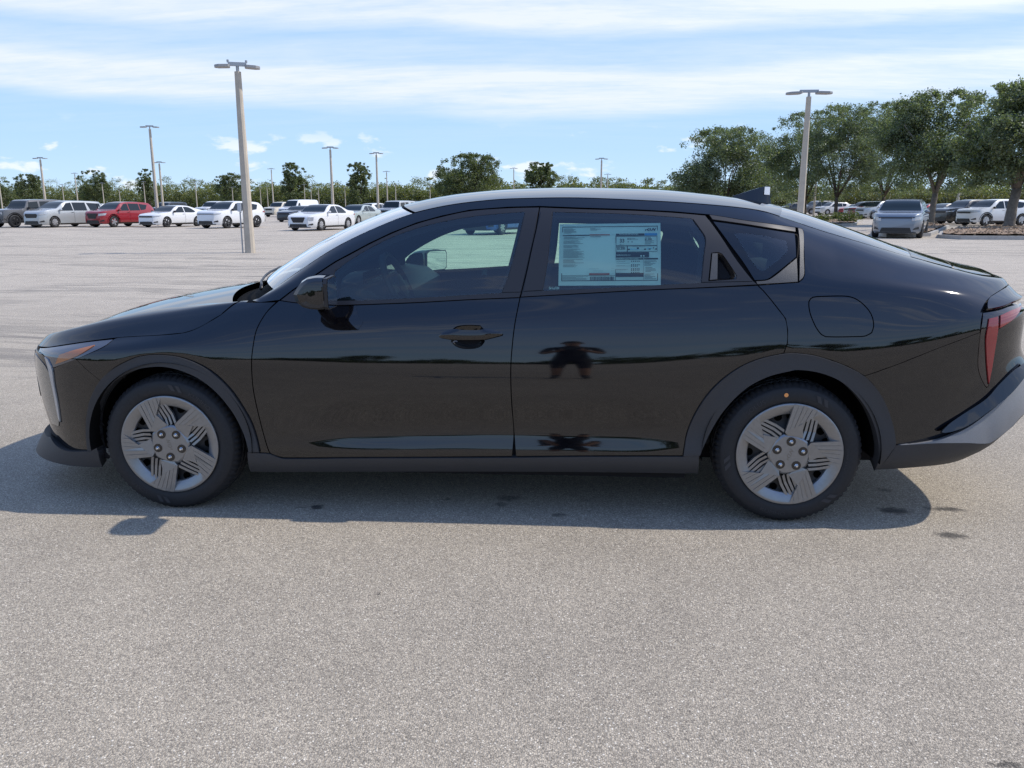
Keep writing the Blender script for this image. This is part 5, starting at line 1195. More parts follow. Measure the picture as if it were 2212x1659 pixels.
def make_car(kind, col, label, loc, rz, group=None, rim='alloy', style='eight', grille='wide', clad=False, roofcol=None, detail=True, name=None, lamp='slim', cat='car', twotone=None):
    if kind not in FORMS: FORMS[kind] = CarForm(kind)
    Fm = FORMS[kind]; K_ = Fm.k; L, W, H = Fm.L, Fm.W, Fm.H
    root = thing(name or {'sedan': 'sedan_car', 'fastback': 'sedan_car', 'suv': 'suv_car', 'minivan': 'minivan', 'offroader': 'off_road_car', 'boxysuv': 'off_road_car', 'bigsuv': 'suv_car', 'van': 'cargo_van', 'coupe': 'sports_car', 'pickup': 'pickup_truck'}[kind], label, cat, loc, rz, group)
    pm = PAINTS[col]; x0 = -K_['fo']; rimm = M_ALLOY if rim == 'alloy' else M_BLKRIM       # origin: front axle on the near (-Y) flank's contact
    yo = W/2 - .02
    def put(nm, key, V, Fc, m, smooth=False, parent=root, sharp=None):
        k = (kind, nm, key)
        if k not in MESHES:
            me = bpy.data.meshes.new(nm); me.from_pydata(V, [], Fc); me.materials.append(m); me.polygons.foreach_set('use_smooth', [smooth]*len(me.polygons)); me.update()
            if sharp: me.set_sharp_from_angle(angle=R(sharp))
            MESHES[k] = me
        return link(bpy.data.objects.new(nm, MESHES[k]), parent)
    # body shell
    n, m_ = Fm.Y.shape; V, Fc = [], []
    for i in range(n):
        for j in range(m_): V.append((Fm.xs[i]+x0, -Fm.Y[i,j]+yo, Fm.Z[i,j]))
        for j in range(m_-2, -1, -1): V.append((Fm.xs[i]+x0, Fm.Y[i,j]+yo, Fm.Z[i,j]))
    w_ = 2*m_-1
    for i in range(n-1):
        for j in range(w_-1): Fc.append((i*w_+j, i*w_+j+1, (i+1)*w_+j+1, (i+1)*w_+j))
        Fc.append((i*w_+w_-1, i*w_, (i+1)*w_, (i+1)*w_+w_-1))
    Fc.append(tuple(range(w_))[::-1]); Fc.append(tuple(range((n-1)*w_, n*w_)))
    body = put('body', col, V, Fc, pm, True, sharp=32)
    # side pieces
    def flank(nm, outlines, m, off=.006, each=True):
        for sd in (-1, 1):
            for k, ol in enumerate(outlines):
                V, Fc = [], []; q = resample(np.array(ol), .16, corner=25)
                for x, z in q: V.append((x+x0, sd*(Fm.hw(x, z)+off)+yo, z))
                tri = delaunay_2d_cdt([Vector(p) for p in q], [(i, (i+1) % len(q)) for i in range(len(q))], [], 1, 1e-5)
                V = [(p[0]+x0, sd*(Fm.hw(p[0], p[1])+off)+yo, p[1]) for p in tri[0]]
                Fc = [tuple(f) if sd < 0 else tuple(f)[::-1] for f in tri[2]]
                put(nm, (k, sd, m.name), V, Fc, m, True)
    win = [[(x*L, Fm.beltz + fz*(Fm.cant(x*L)-Fm.beltz)) for x, fz in w] for w in K_['win']]
    flank('side_window', win, M_BGGLASS)
    # arches and wheels
    r = K_['r']; ax1, ax2 = K_['fo'], K_['fo']+K_['wb']
    arc = []
    for ax in (ax1, ax2):
        ar = r*1.16; z0 = K_['cl']+.012; a0 = math.asin(np.clip((r-z0)/ar, -1, 1)); pts = []
        for k in range(17): t = -a0 + (math.pi+2*a0)*k/16; pts.append((ax+ar*math.cos(t), r+ar*math.sin(t)))
        arc.append(pts)
        if clad:
            ar2 = ar+.085; a2 = math.asin(np.clip((r-z0)/ar2, -1, 1)); out_ = [(ax+ar2*math.cos(-a2+(math.pi+2*a2)*k/16), r+ar2*math.sin(-a2+(math.pi+2*a2)*k/16)) for k in range(17)]
            flank('arch_cladding', [out_], M_BLACKPL if clad is True else clad, .010)
    flank('wheel_arch', arc, M_WELL, .014)
    if detail:
        z1 = K_['cl']; sill = [(ax1+r*1.22, z1), (ax2-r*1.22, z1), (ax2-r*1.22, z1+.10), (ax1+r*1.22, z1+.10)]; flank('sill', [sill], M_BLACKPL, .012)
        for k, w in enumerate(win[:-1] if len(win) > 1 else win):   # door shut lines
            xx = (w[1][0]+win[k+1][0][0])/2 if len(win) > 1 else w[1][0]+.02
            flank('door_seam', [[(xx-.006, z1+.13), (xx+.006, z1+.13), (xx+.006, Fm.beltz-.01), (xx-.006, Fm.beltz-.01)]], M_BLACKPL, .004)
            hx = xx-.14; flank('door_handle', [[(hx-.09, Fm.beltz-.115), (hx+.09, Fm.beltz-.115), (hx+.09, Fm.beltz-.09), (hx-.09, Fm.beltz-.09)]], pm if col not in ('white', 'pearl') else M_SILVERTRIM, .016)
        xx = win[0][0][0]-.02; flank('door_seam', [[(xx-.006, z1+.13), (xx+.006, z1+.13), (xx+.006, Fm.beltz-.01), (xx-.006, Fm.beltz-.01)]], M_BLACKPL, .004)
    for ax in (ax1, ax2):
        bg_wheel(r, rimm, style, root, (ax+x0, -W/2-.004+yo, r), 0); bg_wheel(r, rimm, style, root, (ax+x0, W/2+.004+yo, r), math.pi)
    # screens over the top line
    def screen(nm, x1, x2, m, f=.80):
        V, Fc = [], []; nx_, ny_ = 6, 8
        for i in range(nx_+1):
            x = (x1+(x2-x1)*i/nx_)*L; k = int(np.argmin(abs(Fm.xs-x)))
            j = int(np.clip(np.searchsorted(Fm.xs, x)-1, 0, len(Fm.xs)-2)); fr = (x-Fm.xs[j])/(Fm.xs[j+1]-Fm.xs[j]); Yr, Zr = Fm.Y[j]*(1-fr)+Fm.Y[j+1]*fr, Fm.Z[j]*(1-fr)+Fm.Z[j+1]*fr
            sl = (Fm.top(min(x+.05, L))-Fm.top(x-.05))/.1; nn = Vector((-sl, 0, 1)).normalized()*.008
            ye = Yr[6]*1.0
            for q in range(ny_+1):
                y = -ye+2*ye*q/ny_; z = float(np.interp(abs(y), Yr[::-1][:4], Zr[::-1][:4])); V.append((x+x0+nn.x, y+yo, z+nn.z))
        for i in range(nx_):
            for q in range(ny_): a = i*(ny_+1)+q; Fc.append((a, a+ny_+1, a+ny_+2, a+1))
        put(nm, m.name, V, Fc, m, True)
    screen('windscreen', *K_['ws'], M_BGSCREEN); screen('rear_window', *K_['rw'], M_BGGLASS)
    # nose
    def nose(nm, outlines, m, off=.010, rear=False, mirror=True):
        for k, ol in enumerate(outlines):
            for sg in ((1, -1) if mirror else (1,)):
                q = resample(np.array(ol, float)*[W/2, H], .10, corner=20); q[:,0] *= sg
                tri = delaunay_2d_cdt([Vector(p) for p in q], [(i, (i+1) % len(q)) for i in range(len(q))], [], 1, 1e-5)
                V = [((Fm.rear_x(p[0])+off if rear else Fm.front_x(p[0])-off)+x0, p[0]*(1.004)+yo, p[1]) for p in tri[0]]
                put(nm, (k, sg, m.name, str(ol[:2])), V, [tuple(f) for f in tri[2]], m, False)
    tz = K_['prof'][1][1]; lz = K_['cl']/H
    G_ = {'wide': [(-.62, tz-.10), (.62, tz-.10), (.66, tz-.03), (-.66, tz-.03)], 'hex': [(-.45, tz-.18), (.45, tz-.18), (.56, tz-.10), (.52, tz-.03), (-.52, tz-.03), (-.56, tz-.10)], 'shield': [(-.34, tz-.23), (.34, tz-.23), (.50, tz-.05), (.46, tz-.03), (-.46, tz-.03), (-.50, tz-.05)],
          'slim': [(-.70, tz-.055), (.70, tz-.055), (.72, tz-.03), (-.72, tz-.03)], 'box': [(-.50, tz-.15), (.50, tz-.15), (.50, tz-.05), (-.50, tz-.05)]}[grille]
    nose('grille', [G_], M_BLACKPL, mirror=False)
    LP = {'slim': [(.58, tz-.09), (.94, tz-.055), (.985, tz-.01), (.62, tz-.035)], 'big': [(.60, tz-.13), (.93, tz-.10), (.97, tz-.02), (.62, tz-.04)], 'round': [(.60, tz-.13), (.74, tz-.15), (.80, tz-.10), (.74, tz-.05), (.60, tz-.06), (.56, tz-.10)], 'tall': [(.66, tz-.16), (.90, tz-.16), (.92, tz-.03), (.68, tz-.03)]}[lamp]
    nose('headlight', [LP], M_HLAMP, .014)
    nose('lower_intake', [[(-.62, lz+.04), (.62, lz+.04), (.56, lz+.145), (-.56, lz+.145)]], M_BLACKPL, mirror=False); nose('bumper_lip', [[(-.80, lz+.005), (.80, lz+.005), (.80, lz+.035), (-.80, lz+.035)]], M_BLACKPL, mirror=False)
    if detail: nose('side_intake', [[(.66, lz+.09), (.90, lz+.11), (.88, lz+.17), (.72, lz+.13)]], M_BLACKPL)
    nose('tail_light', [[(.62, .56), (.985, .57), (.985, .63), (.62, .61)]], M_TLAMP, .012, True); nose('rear_valance', [[(-.8, lz+.09), (.8, lz+.09), (.8, lz+.20), (-.8, lz+.20)]], M_BLACKPL, .010, True, False)
    # mirrors
    xm, zm = win[0][0][0]-.02, Fm.beltz+.06
    for sd in (-1, 1):
        bm = bmesh.new(); y = sd*(Fm.hw(xm, zm)+.13)+yo; box(bm, (xm+x0-.07, y-.10, zm-.065), (xm+x0+.06, y+.10, zm+.075)); bmesh.ops.bevel(bm, geom=bm.edges[:], offset=.035, segments=2, affect='EDGES')
        bm_obj('door_mirror', bm, M_BLACKPL if col in ('grey', 'red', 'blue', 'white') and grille != 'shield' else pm, root, smooth=True)
    return root
def place(px, py, rz, **k):
    g = at_ground(px, py); return dict(loc=(g.x, g.y, 0), rz=R(rz), **k)
def car_at(px, py, rz, kind, col, label, **k):
    g = at_ground(px, py); return make_car(kind, col, label, (g.x, g.y, 0), R(rz), **k)
GL, GRG, GF = 'cars parked in the left row', 'cars parked beyond the trees', 'cars parked far back'
jeep = car_at(35, 491.6, 70, 'offroader', 'grey', 'dark grey off-road car with big black wheels at the left end of the row', group=GL, rim='black', style='five', grille='box', lamp='round', clad=True)
car_at(120.3, 491.6, 72, 'minivan', 'silver', 'silver minivan beside the dark off-road car and the red car', group=GL, grille='hex', lamp='slim', clad=False)
car_at(248, 490.9, 71, 'suv', 'red', 'dark red crossover with grey wheel arches between silver minivan and white sedan', group=GL, grille='shield', lamp='big', clad=M_CLAD_HI, style='five')
car_at(362, 490.9, 71, 'fastback', 'white', 'white sedan with black grille between the red crossover and white fastback', group=GL, grille='wide', rim='black', style='five')
car_at(492.3, 493.3, 70, 'suv', 'white', 'white fastback crossover with black wheels partly behind the nearest lamp post', group=GL, grille='slim', rim='black', style='five')
car_at(694.6, 498.3, 74, 'sedan', 'white', 'white luxury sedan with big grille standing alone in front of the row', grille='shield', lamp='tall', style='ten')
car_at(646, 479.5, 74, 'coupe', 'black', 'low black sports coupe behind the nose of the white luxury sedan', rim='black', grille='wide')
car_at(605, 468.5, 72, 'bigsuv', 'cream', 'cream coloured large suv next to the white cargo van', grille='box', lamp='tall')
car_at(640, 470.5, 70, 'van', 'white', 'tall white cargo van behind the black sports coupe', grille='wide', lamp='tall')
car_at(775, 486, 76, 'sedan', 'sage', 'pale grey sedan whose tail shows behind the white luxury sedan', grille='wide')
g = at_ground(815, 470.5); th_ = R(250); make_car('suv', 'white', 'white suv seen from behind with red tail lamps, left of the silver off-road car', (g.x-math.cos(th_)*2.70+math.sin(th_)*1.83, g.y-math.sin(th_)*2.70-math.cos(th_)*1.83, 0), th_, grille='wide', clad=True)
car_at(858, 477.5, 70, 'boxysuv', 'silver', 'silver off-road car with white roof just left of the black windscreen', grille='box', lamp='round', clad=True)
car_at(893, 470, 70, 'bigsuv', 'darkblue', 'dark suv behind the silver off-road car', group=GF, detail=False)
car_at(18, 479, 70, 'sedan', 'white', 'white car half hidden behind the dark off-road car', group=GF, detail=False)
car_at(150, 476, 72, 'bigsuv', 'white', 'white suv whose roof shows behind the silver minivan', group=GF, detail=False)
car_at(213, 473, 72, 'suv', 'pearl', 'off white suv showing behind tail of the silver minivan', group=GF, detail=False)
car_at(357, 470.5, 72, 'bigsuv', 'darkblue', 'dark suv whose roof shows behind the red crossover', group=GF, detail=False)
car_at(462, 472, 72, 'pickup', 'white', 'white pickup truck behind the two white cars', group=GF, detail=False, grille='box')
car_at(757, 459.5, 72, 'sedan', 'white', 'far white sedan seen past roof of the white luxury sedan', group=GF, detail=False)
car_at(1085, 507.5, 66, 'suv', 'blue', 'bright blue crossover seen through the front side windows of the black sedan', grille='wide', clad=True)
car_at(1436, 499.5, 66, 'suv', 'black', 'dark crossover glimpsed through the rear side windows beside the price sheet', clad=True)
# right hand lot
car_at(2128.4, 488.2, 17, 'suv', 'white', 'white crossover with dark arches behind the rightmost tree trunk', group=GRG, grille='wide', clad=True, style='five')
car_at(2073, 485, 17, 'suv', 'black', 'black crossover left of the white crossover', group=GRG, grille='wide', clad=True)
car_at(2019.6, 482.9, 17, 'fastback', 'grey', 'dark grey sedan right of the middle tree trunk', group=GRG, style='ten')
steel_car = car_at(1990, 514.5, 64, 'suv', 'steel', 'blue grey crossover facing the camera beside the mulch island', grille='slim', lamp='big', rim='black')
steel_car.scale = (1, 1, .94)
car_at(1886.6, 473.6, 18, 'suv', 'silver', 'silver crossover parked behind the blue grey crossover', group=GRG, clad=True)
car_at(1868, 472, 18, 'suv', 'red', 'dark red crossover left of the silver crossover', group=GRG, detail=False)
car_at(1856, 469.5, 18, 'suv', 'white', 'white crossover between the dark red crossover and the bright red hatchback', group=GRG, detail=False)
car_at(1837, 464.5, 18, 'fastback', 'brightred', 'bright red hatchback right of the shrub and thin tree trunk', group=GRG, detail=False)
car_at(1812, 463.8, 18, 'fastback', 'darkblue', 'dark blue sedan behind the left tree trunk', group=GRG, detail=False)
car_at(1787, 464.5, 18, 'suv', 'pearl', 'off white suv just left of the left tree trunk', group=GRG, detail=False)
car_at(1752, 463.5, 18, 'bigsuv', 'grey', 'dark grey suv right of the tall lamp post', group=GRG, detail=False)
car_at(1702, 462, 18, 'suv', 'black', 'black suv left of the tall lamp post', group=GRG, detail=False)
car_at(1992, 466, 18, 'fastback', 'brightred', 'red car half hidden by the middle tree trunk', group=GRG, detail=False)
# ---------------------------------------------------------------- lamp posts
M_CONC = grain(mat('pole_concrete', (.47, .415, .34), .85, spec=.2), 3.0, .10, .2, bscale=60)
M_GALV = mat('galvanised_steel', (.34, .36, .38), .45, .5)
M_LUM = mat('lamp_head', (.30, .30, .30), .5, .3)
POLE_N = {}
def lamp_post(px, py_base, py_top, label, wide=1.0, yaw=0.0, detail=True, group='lamp posts of the car lot', thick=.74):
    g = at_ground(px, py_base); depth = (Vector((g.x, g.y, 0))-CAM).dot(fw)
    # height: where the sight line through the top pixel meets the vertical over the base
    v = px_ray(px, py_top); d = math.hypot(g.x-CAM.x, g.y-CAM.y); hgt = CAM.z + v.z/math.hypot(v.x, v.y)*d
    t = thing('lamp_post', label, 'lamp post', (g.x, g.y, 0), 0, group)
    rb, rtp = .155*thick, .095*thick
    bm = bmesh.new(); RGs = []
    for z, r in ((-.05, rb), (hgt*.5, (rb+rtp)/2), (hgt-.20, rtp)):
        ring = []
        for sx, sy in ((1, .55), (.55, 1), (-.55, 1), (-1, .55), (-1, -.55), (-.55, -1), (.55, -1), (1, -.55)): ring.append(bm.verts.new((sx*r, sy*r, z)))
        RGs.append(ring)
    for A, B in zip(RGs, RGs[1:]):
        for k in range(8): bm.faces.new((A[k], A[(k+1) % 8], B[(k+1) % 8], B[k]))
    bm.faces.new(RGs[-1]); bm_obj('pole', bm, M_CONC, t)
    bm = bmesh.new(); tube(bm, [(0, 0, hgt-.21), (0, 0, hgt-.02)], .055*max(thick, .7), 8); bm_obj('tenon', bm, M_GALV, t)
    hd = empty('head', t, (0, 0, hgt), (0, 0, R(yaw))); bm = bmesh.new(); box(bm, (-.62*wide, -.05, -.05), (.62*wide, .05, .05)); bm_obj('arm', bm, M_GALV, hd)
    for sg in (-1, 1):
        bm = bmesh.new(); pl = [(.50, -.22), (.62, -.30), (1.25, -.30), (1.50, -.16), (1.55, 0), (1.50, .16), (1.25, .30), (.62, .30), (.50, .22)]
        prism(bm, [(sg*x*wide, y*min(1, wide*1.6)) for x, y in pl], -.01, .055 if wide < .7 else .09, 'xy')
        for v_ in bm.verts: v_.co.z -= .08 + .02*(abs(v_.co.x)/wide-.5)
        bm_obj('lamp_head', bm, M_LUM, hd)
        if detail and px == 541:
            bm = bmesh.new(); lathe(bm, [(.03, .04), (.035, .11), (.0, .12)], 8, 'z'); bmesh.ops.translate(bm, vec=(sg*.62*wide, 0, 0), verts=bm.verts); bm_obj('photocell', bm, M_GALV, hd)
    return t
p1 = lamp_post(541, 546, 140, 'tall concrete lamp post nearest on the left, in front of the white fastback crossover', yaw=20, wide=.40, thick=.84)
bm = bmesh.new(); tube(bm, [(-.19, -.10, -.02), (-.185, -.10, 1.25)], .022, 8); bm_obj('conduit', bm, M_GALV, p1)
bm = bmesh.new(); box(bm, (-.235, -.16, 1.20), (-.135, -.06, 1.45)); bm_obj('junction_box', bm, mat('box_grey', (.50, .53, .56), .5), p1)
lamp_post(343, 487, 273, 'concrete lamp post behind the red crossover', yaw=15, wide=.42)
lamp_post(103, 478, 341, 'concrete lamp post behind the silver minivan', yaw=10, wide=.42)
lamp_post(721, 482, 318, 'concrete lamp post rising behind the white luxury sedan', yaw=10, wide=.42)
lamp_post(818, 477, 330, 'pale lamp post left of the silver off-road car roof', yaw=0, wide=.42)
lamp_post(355, 475, 350, 'smaller lamp post just right of the post behind the red crossover', yaw=0, detail=False, wide=.42)
lamp_post(1297, 474, 342, 'lamp post rising over the roof of the black sedan', yaw=0, wide=.40)
lamp_post(1725, 518, 198, 'tall lamp post in front of the trees on the right', yaw=0, wide=.56, thick=.88)
lamp_post(1757, 467, 256, 'second lamp post half hidden in the tree crowns right of the tall one', yaw=4, wide=.8)
lamp_post(2064, 478, 300, 'lamp post whose shaft shows below the right tree crowns', yaw=5, wide=.42)
far_posts = [(592, 463, 364, 'beside the broad tree right of the nearest lamp post'), (838, 462, 370, 'just right of the pale lamp post'), (1110, 462, 363, 'left of the roof crest of the black sedan'), (1311, 460, 376, 'beside the post over the sedan roof'),
             (171, 462, 374, 'behind the silver minivan roof'), (7, 464, 386, 'at the left edge behind the off-road car'), (227, 459, 395, 'behind the tail of the silver minivan'), (262, 457, 408, 'small one left of the red crossover roof'), (316, 458, 392, 'left of the post behind the red crossover'), (427, 459, 392, 'behind the white pickup truck'),
             (565, 456, 403, 'small one right of the nearest lamp post'), (580, 456, 402, 'thin one over the cream suv'), (660, 457, 398, 'over the cargo van'), (674, 456, 402, 'right end of the cargo van'), (690, 456, 405, 'over the white luxury sedan bonnet'), (856, 458, 398, 'over the white suv seen from behind'), (930, 457, 402, 'left of the broad tree behind the windscreen'), (141, 458, 398, 'thin one over the silver minivan windscreen'),
             (505, 456, 404, 'thin one left of the nearest lamp post'), (747, 456, 406, 'thin one between the upright dark tree and the luxury sedan post')]
for px, b, tp, where in far_posts: lamp_post(px, b, tp, 'far thin lamp post '+where, detail=False, group='far lamp posts', yaw=5, thick=.72, wide=.42)
# ---------------------------------------------------------------- trees
def leaf_mat(name, dark, light, warm):
    m = bpy.data.materials.new(name); m.use_nodes = True; T = NT_(m.node_tree); m.node_tree.nodes.clear()
    gi = T.n('ShaderNodeNewGeometry'); rp = gi.outputs['Random Per Island']; v = T.n('ShaderNodeTexCoord').outputs['Object']
    big = T.noise(v, .9, 3, .6)
    c = T.ramp(rp, [(0, dark), (.55, light), (.92, light), (1, warm)]); c = T.mix(1.0, c, T.ramp(big, [(.3, (.72, .74, .72)), (.7, (1.28, 1.22, 1.10))]), 'MULTIPLY')
    df = T.n('ShaderNodeBsdfDiffuse', i_Color=c); tl = T.n('ShaderNodeBsdfTranslucent', i_Color=T.mix(1.0, c, (1.3, 1.5, .6), 'MULTIPLY')); gl = T.n('ShaderNodeBsdfGlossy', i_Color=(.7, .75, .8), i_Roughness=.45)
    a = T.n('ShaderNodeMixShader', i_0=.42, i_1=df.outputs[0], i_2=tl.outputs[0]); b = T.n('ShaderNodeMixShader', i_0=.05, i_1=a.outputs[0], i_2=gl.outputs[0])
    T.n('ShaderNodeOutputMaterial', i_Surface=b.outputs[0]); return m
L_OAK = leaf_mat('oak_leaves', (.068, .088, .056), (.165, .195, .118), (.25, .25, .15))
L_PINE = leaf_mat('pine_needles', (.075, .092, .036), (.18, .19, .072), (.26, .23, .10))
L_DARK = leaf_mat('dark_leaves', (.050, .068, .030), (.125, .150, .066), (.19, .185, .09))
L_YEL = leaf_mat('yellow_green_leaves', (.085, .090, .040), (.17, .165, .075), (.27, .235, .13))
L_SCRUB = leaf_mat('scrub_leaves', (.066, .082, .032), (.165, .175, .066), (.25, .22, .10))
M_BARK = grain(mat('bark', (.105, .085, .066), .9, spec=.1), 9, .3, .6, bscale=30)
M_BARKG = grain(mat('grey_bark', (.17, .15, .13), .9, spec=.1), 9, .25, .5, bscale=30)
NPR = np.random.default_rng(11)
def cards(centers, spread, per, size, rng, flat=.8):
    """leaf clumps: many small bent quads scattered round each centre"""
    n = len(centers)*per; c = np.repeat(np.asarray(centers), per, 0); sp = np.repeat(np.asarray(spread), per)[:,None]
    off = rng.normal(size=(n, 3))*[1, 1, flat]; off *= sp*.55; p = c+off
    a = rng.normal(size=(n, 3)); a[:,2] *= .7; a /= np.linalg.norm(a, axis=1)[:,None]; b = rng.normal(size=(n, 3)); b -= (a*b).sum(1)[:,None]*a; b /= np.linalg.norm(b, axis=1)[:,None]
    s = size*rng.uniform(.6, 1.35, (n, 1)); a *= s; b *= s*rng.uniform(.45, .9, (n, 1)); nz = np.cross(a, b)/s*.35
    V = np.stack([p-a, p+b*.9+nz, p+a, p-b+nz], 1).reshape(-1, 3); return V
def card_mesh(name, V, m, parent):
    n = len(V)//4; me = bpy.data.meshes.new(name); me.vertices.add(len(V)); me.vertices.foreach_set('co', V.astype(np.float32).ravel()); me.loops.add(n*4); me.loops.foreach_set('vertex_index', np.arange(n*4, dtype=np.int32))
    me.polygons.add(n); me.polygons.foreach_set('loop_start', np.arange(0, n*4, 4, dtype=np.int32)); me.update(calc_edges=True); me.materials.append(m); me.validate()
    return link(bpy.data.objects.new(name, me), parent)
def oak(px, py, label, top_py, crown_px, rng_seed, low=2.0, clusters=150, per=70, leaf=.085, m=None, trunk_r=.19, lean=0.0, group='shade trees of the car lot', limbs=7, shift=0.0, bark=None):
    """broad shade tree: base at photo point, crown as tall as top_py and as wide as crown_px (photo px)"""
    rng = np.random.default_rng(rng_seed); g = at_ground(px, py); d = math.hypot(g.x-CAM.x, g.y-CAM.y); v = px_ray(px, top_py); H = CAM.z + v.z/math.hypot(v.x, v.y)*d
    sc = F_PX*1.02/((Vector((g.x, g.y, 0))-CAM).dot(fw)); Rw = crown_px/sc/2
    t = thing('shade_tree', label, 'tree', (g.x, g.y, 0), 0, group)
    bm = bmesh.new(); k = Vector((lean, 0, 0)); fork = low*.95
    tube(bm, [(0, 0, -.08), (.02+lean*.2, 0, .35), (lean*.5, .02, fork*.6), (lean, 0, fork)], [trunk_r*1.35, trunk_r*1.05, trunk_r*.92, trunk_r*.85], 12)
    cz, hz = low + (H-low)*.50, (H-low)*.52; tips = []
    for i in range(limbs):
        a = 2*math.pi*i/limbs + rng.uniform(-.4, .4); e = rng.uniform(.35, 1.1); L_ = rng.uniform(.55, .85); tip = Vector((lean+shift*.5+math.cos(a)*Rw*L_*math.cos(e*.7), math.sin(a)*Rw*L_*math.cos(e*.7), fork+(H-fork)*(.35+.5*math.sin(e))))
        st_ = Vector((lean, 0, fork-.1)); mid_ = st_.lerp(tip, .5)+Vector((0, 0, .12*(H-fork)))
        tube(bm, [st_, st_.lerp(mid_, .6)+Vector((rng.normal()*.08, rng.normal()*.08, 0)), mid_, tip], [trunk_r*.55, trunk_r*.42, trunk_r*.28, trunk_r*.10], 7); tips.append(tip)
    bm_obj('trunk', bm, bark or M_BARK, t, smooth=True)
    C, S_ = [], []
    lobes = [(np.array([shift, 0, cz-.04*hz]), np.array([Rw*.66, Rw*.66, hz*.64]), .8)]
    for i in range(17):
        a = rng.uniform(0, 2*math.pi); e = rng.uniform(-.75, 1.25); f = rng.uniform(.52, .80); q = np.array([shift + math.cos(a)*math.cos(e)*Rw*f, math.sin(a)*math.cos(e)*Rw*f, cz+math.sin(e)*hz*f]); r = rng.uniform(.17, .36); lobes.append((q, np.array([Rw*r*1.15, Rw*r*1.15, hz*r*(1.35 if e > .6 else .85)]), r))
    wts = np.array([l[2]**1.6 for l in lobes]); wts /= wts.sum(); N2 = int(clusters*2.1)
    for i in rng.choice(len(lobes), N2, p=wts):
        q, r = lobes[i][:2]; d_ = rng.normal(size=3); d_ /= np.linalg.norm(d_); c = q + d_*r*rng.uniform(.35, 1.0)**.5
        if c[2] < low: c[2] = low + rng.uniform(0, .7)
        c[2] = min(c[2], H - rng.uniform(.05, .45)*(H-low)*.25); C.append(c); S_.append(rng.uniform(.16, .34)*Rw/2.6)
    for i in range(int(clusters*.24)):   # low skirt of foliage
        a = rng.uniform(0, 2*math.pi); f = rng.uniform(.25, .90); C.append(np.array([shift+math.cos(a)*Rw*f, math.sin(a)*Rw*f, low + (H-low)*rng.uniform(.0, .34)*(1.15-.4*f)])); S_.append(rng.uniform(.18, .32)*Rw/2.6)
    for i in range(int(clusters*.20)):   # sprigs that break the outline
        a = rng.uniform(0, 2*math.pi); f = rng.uniform(.1, .85); e0 = math.sqrt(max(0, 1-f*f)); C.append(np.array([shift+math.cos(a)*Rw*f, math.sin(a)*Rw*f, min(H, cz+hz*e0*rng.uniform(.92, 1.08))])); S_.append(rng.uniform(.10, .20)*Rw/2.6)
    per = int(per*.80)
    card_mesh('crown', cards(C, S_, per, leaf, rng), m or L_OAK, t); return t
oak(2176, 498, 'oak with leaning grey trunk at the right edge of the mulch island', 190, 300, 1, low=2.25, clusters=310, per=105, leaf=.066, trunk_r=.26, lean=.22, bark=M_BARKG)
oak(2009, 488, 'oak whose trunk stands just right of the blue grey crossover', 204, 275, 2, low=2.15, clusters=285, per=100, leaf=.064, trunk_r=.20, lean=.12, bark=M_BARKG)
oak(1804, 471, 'oak with straight trunk rising out of the low shrubs', 234, 240, 3, low=2.2, clusters=230, per=95, leaf=.075, trunk_r=.19)
oak(1737, 469, 'oak directly behind the tall right lamp post', 246, 200, 4, low=1.9, clusters=210, per=90, leaf=.075, trunk_r=.20)
oak(1905, 470, 'oak in the middle of the right tree row', 226, 225, 5, low=2.3, clusters=220, per=95, leaf=.075, trunk_r=.2)
oak(1562, 472, 'broad round oak rising behind the roof of the black sedan', 281, 232, 6, low=.9, clusters=330, per=80, trunk_r=.24)
oak(1655, 466, 'smaller oak between the round oak and the lamp post', 322, 140, 7, low=.9, clusters=160, per=65, trunk_r=.18)
oak(1015, 461, 'broad tree behind the windscreen of the black sedan', 336, 165, 8, low=1.5, clusters=230, per=75, leaf=.13, m=L_DARK)
oak(1168, 459, 'small round tree left of the roof crest of the black sedan', 352, 85, 9, low=1.5, clusters=150, per=70, leaf=.14, m=L_DARK)
oak(637, 457, 'forked dark tree behind the white cargo van', 353, 68, 10, low=1.0, clusters=130, per=70, leaf=.15, m=L_DARK)
oak(777, 457, 'upright dark tree left of the pale lamp post', 352, 62, 12, low=1.0, clusters=130, per=70, leaf=.15, m=L_DARK)
oak(208, 456, 'dark bushy tree behind the silver minivan', 370, 75, 13, low=.8, clusters=130, per=70, leaf=.16, m=L_DARK)
oak(325, 456, 'dark tree behind the lamp post over the red crossover', 366, 45, 14, low=.8, clusters=100, per=70, leaf=.16, m=L_DARK)
oak(500, 455, 'dark tree behind the nearest lamp post', 376, 80, 15, low=.8, clusters=140, per=70, leaf=.16, m=L_DARK)
oak(70, 456, 'tree with flat top behind the off-road car', 378, 70, 16, low=.8, clusters=120, per=70, leaf=.16, m=L_DARK)
oak(15, 455, 'low tree at the left edge behind the off-road car', 392, 60, 17, low=.6, clusters=100, per=70, leaf=.16, m=L_DARK)
oak(980, 456, 'dark shrubby tree joined to the left of the broad tree', 385, 70, 18, low=.6, clusters=120, per=70, leaf=.15, m=L_DARK)
